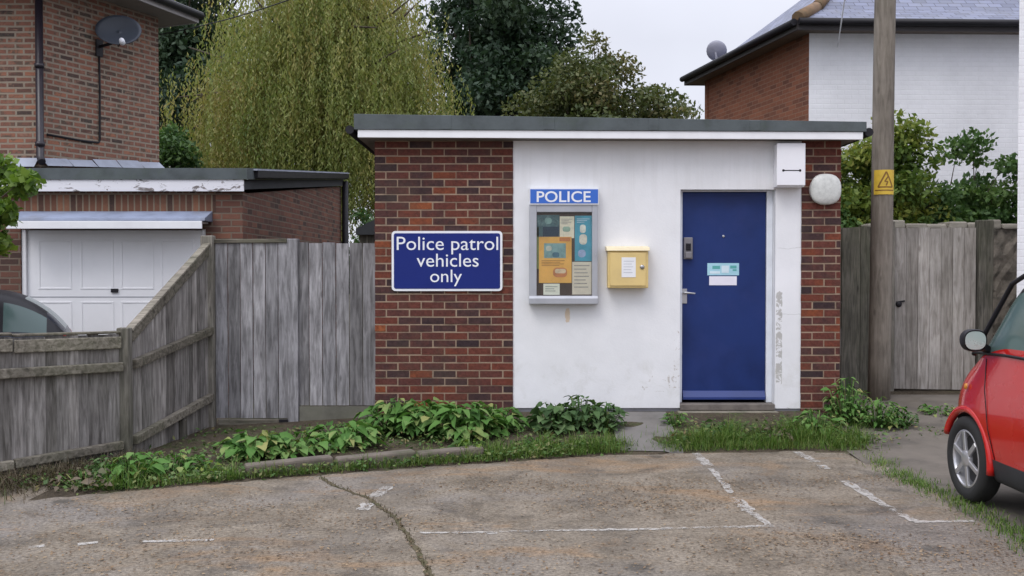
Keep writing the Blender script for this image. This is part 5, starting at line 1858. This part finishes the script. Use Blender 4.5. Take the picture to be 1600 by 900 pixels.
x, y = at_px(868, 668, 0.15); weed('rounded dark mallow clump below the notice board', x, y, 0.20, 0.30, 64, 0.12, WDD, wide=0.95)
x, y = at_px(905, 664, 0.16); weed('tallest rounded mallow clump below the white wall', x, y, 0.22, 0.33, 72, 0.12, WDD, wide=0.95)
x, y = at_px(946, 664, 0.16); weed('rounded mallow clump nearest the grey ramp', x, y, 0.17, 0.26, 46, 0.11, WDD, wide=0.95)
x, y = at_px(840, 695, 0.08); weed('small low weed in the grass under the mallow', x, y, 0.16, 0.11, 26, 0.09, WD)
x, y = at_px(1056, 660, 0.17); weed('small weed tuft at the left end of the doorstep', x, y, 0.10, 0.15, 26, 0.08, WD)
x, y = at_px(1222, 668, 0.17); weed('low brownish weed at the foot of the white door pier', x, y, 0.16, 0.13, 34, 0.07, MAT['dead'])
x, y = at_px(1278, 665, 0.17); weed('nettle clump at the foot of the narrow brick pier', x, y, 0.20, 0.24, 60, 0.09, WD)
x, y = at_px(1325, 650, 0.2); weed('tall pointed nettle between the brick pier and the pole', x, y, 0.20, 0.50, 110, 0.09, WD)
x, y = at_px(1372, 655, 0.18); weed('bushy nettle clump at the foot of the pole', x, y, 0.24, 0.32, 90, 0.09, WD)
x, y = at_px(1408, 655, 0.18); weed('dark low weed clump right of the pole foot', x, y, 0.16, 0.2, 46, 0.08, WDD)
x, y = at_px(1470, 640, 0.2); weed('low weed tuft under the right hand gate', x, y, 0.2, 0.10, 30, 0.08, WD)
x, y = at_px(1120, 672, 0.13); weed('small weed tuft in the grass before the doorstep', x, y, 0.14, 0.12, 24, 0.08, WDD)


def blades(name, pts, hmin, hmax, mat, lean=0.5, w=0.007):
    n = len(pts)
    P_ = np.array(pts)
    h = RNG.uniform(hmin, hmax, n)
    a = RNG.uniform(0, 2 * math.pi, n)
    d = np.stack([np.cos(a), np.sin(a), np.zeros(n)], 1)
    s = np.stack([-np.sin(a), np.cos(a), np.zeros(n)], 1)
    ln = RNG.uniform(0.05, lean, n)
    V = np.empty((n, 6, 3))
    for k, (t, ww) in enumerate(((0, 1.0), (0.55, 0.75), (1.0, 0.12))):
        c = P_ + d * (ln * h * t * t)[:, None] + np.array([0, 0, 1]) * (h * t * (1 - 0.18 * ln * t))[:, None]
        V[:, 2 * k] = c - s * (w * ww * 0.5); V[:, 2 * k + 1] = c + s * (w * ww * 0.5)
    b = (np.arange(n) * 6)[:, None]
    Q = np.concatenate([b + np.array([[0, 1, 3, 2]]), b + np.array([[2, 3, 5, 4]])], 1).reshape(-1, 4)
    rn = np.repeat(RNG.random(n), 2)
    return array_mesh(name, V.reshape(-1, 3), 4, Q, [mat], rn)

def scatter(n, fx_, fy_):
    out_ = []
    while len(out_) < n:
        x = fx_(); y = fy_(x)
        out_.append((x, y, max(g1(x, y), -0.002)))
    return out_
U = RNG.uniform
def bed_grass():
    pts = []
    # thick tussocks in front of the door and to its right
    def tuft(cx, cy, sx, sy, n): 
        for _ in range(n):
            x = cx + RNG.normal() * sx; y = cy + RNG.normal() * sy
            if x < 3.0 and y < float(edge(x)) + 0.0: y = float(edge(x)) + U(0.0, 0.08)
            pts.append((x, y, max(g1(x, y), 0.0)))
    for cx in np.arange(1.42, 3.1, 0.11): tuft(cx, float(edge(min(cx, 3.0))) + 0.16 + U(-0.03, 0.1), 0.09, 0.11, 330)
    for cx in np.arange(-0.62, 0.95, 0.12): tuft(cx, float(edge(cx)) + 0.13, 0.09, 0.10, 240)
    for cx in np.arange(-2.9, -0.6, 0.14): tuft(cx, float(edge(cx)) + 0.06, 0.08, 0.06, 110)
    o = blades('grass', pts, 0.015, 0.10, MAT['grass'], 1.3, 0.0055)
    tag(o, 'rough green grass along the edge of the concrete before the building', 'grass', kind='stuff')
    pts = []
    def tuft2(cx, cy, s_, n):
        for _ in range(n):
            x, y = cx + RNG.normal() * s_, cy + RNG.normal() * s_ * 0.7
            if x < 3.0: y = max(y, float(edge(x)) + 0.01)
            pts.append((x, y, max(g1(x, y), 0.0)))
    for _ in range(26):
        x = U(1.45, 3.15); tuft2(x, float(edge(min(x, 3.0))) + U(0.05, 0.45), U(0.03, 0.07), int(U(30, 90)))
    for _ in range(14):
        x = U(-0.4, 0.92); tuft2(x, float(edge(x)) + U(0.03, 0.25), U(0.03, 0.06), int(U(20, 60)))
    for _ in range(10):
        x = U(-3.0, -0.6); tuft2(x, float(edge(x)) + U(0.02, 0.15), U(0.02, 0.05), int(U(15, 40)))
    o = blades('tall_grass', pts, 0.07, 0.20, MAT['grass'], 1.2, 0.005)
    tag(o, 'taller tufts of grass standing up out of the rough verge', 'grass', kind='stuff')
    pts = []
    for yy in np.arange(4.0, 8.7, 0.06):
        for _ in range(int(U(20, 100) * (0.35 + 0.65 * abs(math.sin(yy * 1.9 + 0.6 * math.sin(yy * 5)))))):
            x = 3.04 + RNG.normal() * 0.075 + 0.03 * math.sin(yy * 3.1); y = yy + U(-0.05, 0.05)
            pts.append((x, y, 0.0))
    o = blades('grass_strip', pts, 0.012, 0.06, MAT['grass'], 1.3, 0.0055)
    tag(o, 'thin strip of grass between the concrete yard and the red car', 'grass', kind='stuff')
    pts = []
    for (px_, py_) in CRACK:
        for _ in range(5):
            if U(0, 1) < 0.6: pts.append((px_ + RNG.normal() * 0.02, py_ + U(-0.04, 0.04), 0.003))
    o = blades('joint_moss', pts, 0.006, 0.03, MAT['dead'])
    tag(o, 'dry moss growing in the joint of the concrete', 'moss', kind='stuff')
bed_grass()

def small_herbs():
    """seedlings, moss and small-leaved creeping weeds filling the bed between the clumps"""
    P_ = []
    def patch(cx, cy, sx, sy, n, h):
        for _ in range(n):
            x, y = cx + RNG.normal() * sx, cy + RNG.normal() * sy
            if x < 3.0 and y < float(edge(x)) - 0.02: y = float(edge(x)) + U(-0.02, 0.1)
            if y > 9.6 or (0.98 < x < 1.42 and y > 8.75): continue
            P_.append((x, y, max(g1(x, y), 0.0) + U(0.004, h)))
    for cx in np.arange(-3.1, 0.95, 0.17):
        patch(cx, float(edge(cx)) + U(0.04, 0.14), 0.09, 0.07, 70, 0.07)
        if U(0, 1) < 0.75: patch(cx + U(-0.1, 0.1), float(edge(cx)) + U(0.3, 0.8), 0.12, 0.10, 60, 0.09)
    for cx in np.arange(1.45, 3.2, 0.15): patch(cx, float(edge(min(cx, 3.0))) + U(0.15, 0.5), 0.12, 0.11, 80, 0.11)
    for k in range(16): patch(U(3.0, 4.4), U(8.7, 10.6), 0.12, 0.1, 45, 0.05)
    for k in range(14): patch(U(-3.7, -2.9), U(7.2, 8.1), 0.1, 0.08, 50, 0.07)
    for k in range(22): patch(U(-3.0, -1.4), U(8.2, 9.6), 0.14, 0.12, 34, 0.04)
    for k in range(14): patch(U(-0.9, 0.9), U(8.7, 9.5), 0.12, 0.1, 40, 0.06)
    C = np.array(P_); n = len(C)
    A_ = unit(RNG.normal(size=(n, 3)) * np.array([1, 1, 0.45]))
    S_ = unit(np.cross(A_, np.array([0, 0, 1.0]) + RNG.normal(size=(n, 3)) * 0.4))
    ln = RNG.uniform(0.018, 0.055, n)
    V, Q = rhombi(C, A_, S_, ln, ln * RNG.uniform(0.35, 0.8, n))
    o = array_mesh('ground_cover', V, 4, Q, [MAT['herb']], RNG.random(n))
    tag(o, 'low creeping small leaved weeds filling the bed in front of the building', 'ground cover', kind='stuff')
small_herbs()

def dead_weeds():
    pts = []
    dv = LOWD
    for _ in range(7000):
        s = U(-0.1, 3.2)
        q = A + dv * s
        o = abs(RNG.normal()) * 0.26 + 0.04
        x, y = q.x + 0.788 * o, q.y - 0.616 * o
        pts.append((x, y, 0.0))
    o = blades('dry_weeds', pts, 0.02, 0.15, MAT['dead'], 2.2, 0.006)
    tag(o, 'brown dry weeds along the foot of the low fence', 'dry weeds', kind='stuff')
dead_weeds()

def litter():
    n = 11000
    P_ = []
    cl = [(-0.9, 6.2, 0.35), (-2.2, 5.9, 0.5), (-1.7, 6.6, 0.4), (0.75, 6.65, 0.32), (1.05, 6.75, 0.3), (-2.7, 6.6, 0.4), (1.4, 5.65, 0.35), (2.75, 5.6, 0.4), (2.2, 5.45, 0.4),
          (-1.4, 5.5, 0.5), (0.6, 7.2, 0.4), (1.9, 5.9, 0.3), (-2.6, 5.4, 0.4), (0.2, 5.4, 0.5), (1.6, 7.3, 0.4), (-0.2, 7.3, 0.4), (2.6, 7.5, 0.3)]
    while len(P_) < n:
        if U(0, 1) < 0.68:
            c = cl[RNG.integers(len(cl))]
            x, y = c[0] + RNG.normal() * c[2], c[1] + RNG.normal() * c[2] * 0.45
        else:
            x, y = U(-3.6, 3.0), U(4.4, 8.6)
        if x > 2.98 or y > float(edge(x)) + 0.02: continue
        if x < -2.9 and y > 7.0 + (x + 3.0) * 1.1: continue
        P_.append((x, y, U(0.006, 0.012)))
    C = np.array(P_)
    a = U(0, 2 * math.pi, n)
    A_ = unit(np.stack([np.cos(a), np.sin(a), RNG.normal(size=n) * 0.16], 1))
    S_ = unit(np.cross(A_, np.array([0, 0, 1.0]) + RNG.normal(size=(n, 3)) * 0.2))
    ln = U(0.006, 0.026, n)
    V, Q = rhombi(C, A_, S_, ln, ln * 0.6)
    o = array_mesh('leaf_litter', V, 4, Q, [MAT['litter']], RNG.random(n))
    tag(o, 'small brown fallen leaves scattered over the concrete', 'fallen leaves', kind='stuff')
litter()

# kerb stones along the bed
def kerbs():
    spots = [(-2.05, 0.62), (-1.40, 0.60), (-0.77, 0.52)]
    for (x, w) in spots:
        y0, y1 = float(edge(x)) + 0.16, float(edge(x + w)) + 0.16
        m = MB(); m.bar((x, y0, 0.035), (x + w, y1, 0.055), 0.13, 0.13)
        tag(m.build('kerb', MAT['kerb'], bevel=0.018), kind='structure')
kerbs()


# ------------------------------------------------------------------ cars
def car_shell(stations, glass_iv, cutters, mats, parent, W_, names, sub=2):
    """Loft the stations into a closed shell, round it, cut the wheel arches and split it by material.
    station = (y, zb, zs, zm, zc, zbelt, ztop, w, wbelt, wroof)"""
    rows = []
    for (y, zb, zs, zm, zc, zbt, zt, w, wb_, wr) in stations:
        half = [(0, zb), (w * 0.80, zb), (w - 0.045, zb + 0.03), (w - 0.02, zs), (w, zm), (w - 0.012, zc), (wb_, zbt), (wr, zt - 0.035), (wr * 0.72, zt), (0, zt + 0.012)]
        ring = [(x_, y, z_) for (x_, z_) in half] + [(-x_, y, z_) for (x_, z_) in half[-2:0:-1]]
        rows.append(ring)
    n = len(rows[0])
    bm = bmesh.new()
    vs = [[bm.verts.new(p) for p in r] for r in rows]
    for i in range(len(rows) - 1):
        for k in range(n):
            kk = (k + 1) % n
            f = bm.faces.new((vs[i][k], vs[i][kk], vs[i + 1][kk], vs[i + 1][k]))
            f.smooth = True
            b = k if k < 9 else (n - 1 - k)
            kind = glass_iv.get((i, b))
            if kind is None:
                kind = 1 if b in (0, 1, 2) else 0
            f.material_index = kind
    bm.faces.new(vs[0][::-1]).material_index = 0
    bm.faces.new(vs[-1]).material_index = 0
    bmesh.ops.recalc_face_normals(bm, faces=bm.faces[:])
    me = bpy.data.meshes.new('shell')
    bm.to_mesh(me); bm.free()
    for m in mats: me.materials.append(m)
    o = bpy.data.objects.new('shell', me); COL.objects.link(o)
    s = o.modifiers.new('s', 'SUBSURF'); s.levels = sub; s.render_levels = sub
    tmp = [o]
    for (cy, cz, cr) in cutters:
        c = MB(); c.lathe([(0, -W_), (cr, -W_), (cr, W_), (0, W_)], (0, cy, cz), (1, 0, 0), 40)
        co = c.build('cut', mats[1])
        tmp.append(co)
        bmm = bmesh.new(); bmm.from_mesh(co.data); bmesh.ops.remove_doubles(bmm, verts=bmm.verts, dist=0.001)
        bmesh.ops.recalc_face_normals(bmm, faces=bmm.faces[:]); bmm.to_mesh(co.data); bmm.free()
        for m in mats[1:]: pass
        bo = o.modifiers.new('b', 'BOOLEAN'); bo.object = co; bo.operation = 'DIFFERENCE'; bo.solver = 'EXACT'
        try: bo.material_mode = 'TRANSFER'
        except Exception: pass
    dg = bpy.context.evaluated_depsgraph_get()
    full = bpy.data.meshes.new_from_object(o.evaluated_get(dg))
    for q in tmp: bpy.data.objects.remove(q)
    for mi, nm in enumerate(names):
        bm = bmesh.new(); bm.from_mesh(full)
        slots = [m.name for m in full.materials]
        keep = [i for i, s_ in enumerate(slots) if s_ == mats[mi].name]
        dele = [f for f in bm.faces if f.material_index not in keep]
        bmesh.ops.delete(bm, geom=dele, context='FACES')
        if not bm.faces: bm.free(); continue
        for f in bm.faces: f.material_index = 0; f.smooth = True
        m2 = bpy.data.meshes.new(nm)
        bm.to_mesh(m2); bm.free()
        m2.materials.append(mats[mi])
        link_mesh(nm, m2, parent)

def wheel(parent, x, y, r, side, spokes=6):
    """side -1 = left; thing > wheel > tyre, rim"""
    e = bpy.data.objects.new('wheel', None); COL.objects.link(e); e.parent = parent; e.location = (x, y, r)
    wd = 0.13
    ri = r * 0.68
    ax = (side, 0, 0)
    m = MB(); m.lathe([(ri, -wd), (r * 0.93, -wd), (r, -wd + 0.025), (r, -0.03), (r * 0.985, -0.012), (r * 0.92, 0.004), (r * 0.8, 0.006), (ri, -0.006), (ri - 0.006, -0.03)], (0, 0, 0), ax, 44)
    m.build('tyre', MAT['tyre'], e)
    m = MB()
    m.lathe([(ri, -0.006), (ri - 0.012, -0.002), (ri - 0.02, -0.02), (ri - 0.025, -0.10)], (0, 0, 0), ax, 40)
    for k in range(spokes):
        a = 2 * math.pi * k / spokes + 0.35
        s_ = Vector((0, math.cos(a), math.sin(a)))
        p0 = s_ * 0.03 + Vector((side * -0.012, 0, 0)); p1 = s_ * (ri - 0.012) + Vector((side * -0.010, 0, 0))
        m.bar(p0, p1, 0.034, 0.02, up=(side, 0, 0))
    m.lathe([(0.058, -0.03), (0.058, -0.002), (0.03, 0.006), (0, 0.006)], (0, 0, 0), ax, 20)
    m.build('rim', MAT['rim'], e, bevel=0.004)
    m = MB(); m.lathe([(ri - 0.022, -0.075), (0.0, -0.075)], (0, 0, 0), ax, 28)
    m.build('brake_disc', plain('dark hub', (0.05, 0.05, 0.052), 0.6, metal=0.4), e)
    return e

def red_car():
    CX, CY = 3.84, 5.92
    t = thing('small_car', 'small red two door city car parked at the right edge with silver wheels', 'car', (CX, CY, 0.004))
    w = 0.735
    #            y      zb    zs    zm    zc    zbelt ztop  w      wbelt  wroof
    st = [(-1.26, 0.36, 0.42, 0.55, 0.75, 0.90, 0.96, 0.52, 0.50, 0.42),
          (-1.20, 0.20, 0.36, 0.55, 0.82, 1.00, 1.12, 0.66, 0.62, 0.52),
          (-1.02, 0.17, 0.345, 0.56, 0.83, 1.03, 1.36, 0.725, 0.68, 0.52),
          (-0.80, 0.17, 0.345, 0.56, 0.83, 1.04, 1.50, w, 0.69, 0.54),
          (-0.55, 0.17, 0.345, 0.56, 0.83, 1.045, 1.55, w, 0.69, 0.55),
          (-0.46, 0.17, 0.345, 0.56, 0.83, 1.045, 1.555, w, 0.69, 0.55),
          (0.00, 0.17, 0.345, 0.56, 0.83, 1.045, 1.575, w, 0.70, 0.62),
          (0.34, 0.17, 0.345, 0.56, 0.83, 1.045, 1.57, w, 0.70, 0.63),
          (0.46, 0.17, 0.345, 0.56, 0.83, 1.045, 1.53, w, 0.70, 0.63),
          (0.74, 0.17, 0.345, 0.56, 0.82, 1.045, 1.16, w, 0.69, 0.64),
          (0.83, 0.17, 0.345, 0.56, 0.81, 1.00, 1.045, w, 0.67, 0.60),
          (1.00, 0.18, 0.35, 0.56, 0.78, 0.92, 0.965, 0.725, 0.65, 0.56),
          (1.16, 0.19, 0.36, 0.55, 0.72, 0.83, 0.865, 0.68, 0.60, 0.50),
          (1.26, 0.22, 0.36, 0.52, 0.65, 0.72, 0.75, 0.58, 0.50, 0.40),
          (1.30, 0.32, 0.38, 0.48, 0.56, 0.60, 0.62, 0.42, 0.38, 0.30)]
    G = 2; T = 3
    iv = {}
    for i in range(len(st) - 1):
        y0 = st[i][0]
        if 2 <= i <= 8:
            iv[(i, 6)] = G if i != 4 else T
        if i == 8: iv[(i, 6)] = G
        if i in (8,):
            iv[(i, 7)] = T; iv[(i, 8)] = G
        if i in (9,):
            iv[(i, 6)] = T; iv[(i, 7)] = T; iv[(i, 8)] = G
        if i in (1, 2):
            iv[(i, 7)] = G; iv[(i, 8)] = G
        if 3 <= i <= 7:
            iv[(i, 7)] = T; iv[(i, 8)] = T
    mats = [MAT['car_red'], MAT['trim'], MAT['car_glass'], MAT['black']]
    car_shell(st, iv, [(0.90, 0.295, 0.335), (-0.90, 0.295, 0.335)], mats, t, 1.2, ['body', 'sill', 'windows', 'roof'])
    for (yy) in (0.90, -0.90):
        for sd in (-1, 1):
            wheel(t, sd * 0.728, yy, 0.292, sd)
    # flared arches
    for yy in (0.90, -0.90):
        for sd in (-1, 1):
            m = MB()
            pts = []
            for k in range(25):
                a = R(22 + 166 * k / 24)
                pts.append((sd * 0.712, yy + 0.338 * math.cos(a), 0.295 + 0.338 * math.sin(a)))
            m.tube(pts, 0.027, 8)
            m.build('wheel_arch', MAT['car_red'], t)
    # seams: door shut line and the crease
    for sd in (-1, 1):
        # mirrors
        m = MB()
        mx_, my_, mz_ = sd * 0.825, 0.60, 1.13
        vs, fs = [], []
        n = 20
        for (dy, k) in ((-0.055, 0.93), (-0.035, 1.0), (0.0, 0.98), (0.04, 0.80), (0.07, 0.42), (0.078, 0.05)):
            for q in range(n):
                a = 2 * math.pi * q / n
                ca, sa = math.cos(a), math.sin(a)
                ex = abs(ca) ** 0.8 * math.copysign(1, ca); ez = abs(sa) ** 0.8 * math.copysign(1, sa)
                vs.append((mx_ + 0.080 * k * ex, my_ + dy, mz_ + 0.074 * k * ez))
        for i in range(5):
            for q in range(n): fs.append((i * n + q, i * n + (q + 1) % n, (i + 1) * n + (q + 1) % n, (i + 1) * n + q))
        m._add(vs, fs, 0, True)
        m.bar((mx_ - sd * 0.05, my_ + 0.01, mz_ - 0.03), (sd * 0.69, my_ + 0.06, mz_ - 0.07), 0.05, 0.04)
        mir = m.build('wing_mirror', MAT['black'], t)
        m = MB(); pts = []
        for q in range(n):
            a = 2 * math.pi * q / n
            ca, sa = math.cos(a), math.sin(a)
            ex = abs(ca) ** 0.8 * math.copysign(1, ca); ez = abs(sa) ** 0.8 * math.copysign(1, sa)
            pts.append((mx_ + 0.068 * ex, my_ - 0.054, mz_ + 0.060 * ez))
        m.poly(pts)
        m.poly([(mx_ + 0.074 * math.cos(2 * math.pi * q / n), my_ - 0.0535, mz_ + 0.068 * math.sin(2 * math.pi * q / n)) for q in range(n)], mat=1)
        m.build('mirror_glass', [MAT['mirror_glass'], MAT['black']], mir)
        m = MB(); m.tube([(sd * 0.700, 0.84, 1.015), (sd * 0.690, 0.77, 1.10), (sd * 0.655, 0.62, 1.31), (sd * 0.628, 0.47, 1.50), (sd * 0.612, 0.34, 1.555), (sd * 0.60, 0.0, 1.565), (sd * 0.58, -0.5, 1.535)], 0.016, 8)
        m.build('window_pillar', MAT['black'], t)
        m = MB(); m.tube([(sd * 0.705, 0.82, 1.03), (sd * 0.704, 0.4, 1.045), (sd * 0.704, -0.5, 1.045)], 0.010, 6)
        m.build('window_seal', MAT['black'], t)
        m = MB(); m.lathe([(0.022, 0), (0.020, 0.008), (0.010, 0.012), (0, 0.012)], (sd * 0.722, 0.90, 0.79), (sd, 0, 0.15), 12)
        m.build('side_repeater', MAT['amber'], t)
        # door handle
        m = MB(); m.tube([(sd * 0.735, -0.42, 0.90), (sd * 0.752, -0.38, 0.905), (sd * 0.752, -0.26, 0.905), (sd * 0.735, -0.22, 0.90)], 0.014, 8)
        m.build('door_handle', MAT['car_red'], t)
        # shut line
        m = MB(); m.tube([(sd * 0.700, 0.66, 1.00), (sd * 0.730, 0.62, 0.80), (sd * 0.737, 0.56, 0.55), (sd * 0.717, 0.50, 0.36)], 0.003, 5)
        m.build('door_seam', MAT['black'], t)
        m = MB(); m.tube([(sd * 0.703, -0.52, 1.02), (sd * 0.733, -0.52, 0.80), (sd * 0.742, -0.52, 0.60), (sd * 0.735, -0.46, 0.45)], 0.004, 5)
        m.build('door_seam', MAT['black'], t)
        m = MB(); m.lathe([(0.0, 0.0), (0.085, 0.0), (0.08, 0.03), (0.05, 0.05), (0, 0.055)], (sd * 0.50, 1.16, 0.66), (sd * 0.35, 0.85, 0.4), 18)
        m.build('headlight', MAT['clear_lens'], t)
        m = MB(); m.lathe([(0.0, 0.0), (0.06, 0.0), (0.05, 0.025), (0, 0.03)], (sd * 0.50, -1.225, 0.78), (sd * 0.25, -1, 0), 18)
        m.build('tail_light', MAT['red_lens'], t)
    m = MB(); m.tube([(-0.25, 0.79, 1.08), (-0.1, 0.70, 1.17), (0.3, 0.64, 1.22)], 0.007, 6)
    m.build('wiper', MAT['black'], t)
red_car()

def dark_car():
    # nose to the left, tail towards the garage door centre
    t = thing('hatchback_car', 'dark hatchback car parked in front of the garage behind the low fence', 'car', (-6.32, 9.76, 0.004), R(113))
    w = 0.82
    st = [(-1.86, 0.40, 0.45, 0.55, 0.70, 0.80, 0.84, 0.60, 0.58, 0.50),
          (-1.80, 0.24, 0.38, 0.56, 0.80, 0.92, 0.98, 0.74, 0.70, 0.60),
          (-1.62, 0.19, 0.34, 0.58, 0.82, 0.95, 1.18, 0.79, 0.74, 0.58),
          (-1.40, 0.18, 0.33, 0.58, 0.82, 0.95, 1.315, w, 0.755, 0.59),
          (-1.24, 0.18, 0.33, 0.58, 0.82, 0.95, 1.365, w, 0.76, 0.60),
          (-1.04, 0.18, 0.33, 0.58, 0.82, 0.95, 1.39, w, 0.76, 0.60),
          (-0.45, 0.18, 0.33, 0.58, 0.82, 0.94, 1.42, w, 0.76, 0.60),
          (-0.36, 0.18, 0.33, 0.58, 0.82, 0.94, 1.42, w, 0.76, 0.60),
          (0.25, 0.18, 0.33, 0.58, 0.82, 0.93, 1.37, w, 0.76, 0.58),
          (0.80, 0.18, 0.33, 0.58, 0.80, 0.92, 1.02, w, 0.75, 0.60),
          (0.95, 0.18, 0.33, 0.58, 0.78, 0.89, 0.94, w, 0.74, 0.60),
          (1.50, 0.19, 0.34, 0.56, 0.72, 0.80, 0.84, 0.79, 0.70, 0.56),
          (1.85, 0.22, 0.35, 0.52, 0.62, 0.68, 0.71, 0.66, 0.58, 0.45),
          (1.95, 0.34, 0.40, 0.48, 0.54, 0.57, 0.59, 0.5, 0.44, 0.35)]
    G, iv = 2, {}
    for i in range(len(st) - 1):
        if i in (2, 3, 5, 7): iv[(i, 6)] = G
        if i in (1, 4, 6): iv[(i, 6)] = 3
        if 3 <= i <= 7: iv[(i, 7)] = 3; iv[(i, 8)] = 3
        if i == 2: iv[(i, 7)] = 3
        if i == 1: iv[(i, 7)] = 0
        if i == 8: iv[(i, 6)] = G; iv[(i, 8)] = G; iv[(i, 7)] = 0
        if i in (1, 2): iv[(i, 8)] = G
    mats = [MAT['car_dark'], MAT['trim'], MAT['car_glass'], MAT['black']]
    car_shell(st, iv, [(1.22, 0.30, 0.345), (-1.22, 0.30, 0.345)], mats, t, 1.3, ['body', 'sill', 'windows', 'roof'])
    for yy in (1.22, -1.22):
        for sd in (-1, 1): wheel(t, sd * 0.81, yy, 0.30, sd)
    for sd in (-1, 1):
        m = MB(); m.lathe([(0.0, 0.0), (0.09, 0.0), (0.07, 0.03), (0, 0.04)], (sd * 0.62, -1.78, 0.86), (sd * 0.3, -1, 0.1), 14)
        m.build('tail_light', MAT['red_lens'], t)
        m = MB(); m.lathe([(0.0, 0.0), (0.09, 0.0), (0.07, 0.04), (0, 0.05)], (sd * 0.52, 1.80, 0.60), (sd * 0.3, 1, 0.2), 14)
        m.build('headlight', MAT['clear_lens'], t)
dark_car()


# ------------------------------------------------------------------ wires
def wire(name, label, a, c, sag, r, mat, n=30):
    a, c = Vector(a), Vector(c)
    pts = [a + (c - a) * (k / n) - Vector((0, 0, sag * 4 * (k / n) * (1 - k / n))) for k in range(n + 1)]
    m = MB(); m.tube(pts, r, 5)
    tag(m.build(name, mat), label, 'cable')
top = (PX + PLEAN * 8.3, YP, 8.4)
wire('overhead_cable', 'thin dark overhead cable crossing in front of the willow', (-5.45, 15.46, 5.22), top, 0.75, 0.009, MAT['black'])
wire('overhead_cable', 'thin white cable hanging down to the eave of the white house', (5.12, 15.72, 5.1), (PX + PLEAN * 8.0, YP + 0.1, 8.1), 0.2, 0.010, MAT['meter_white'])
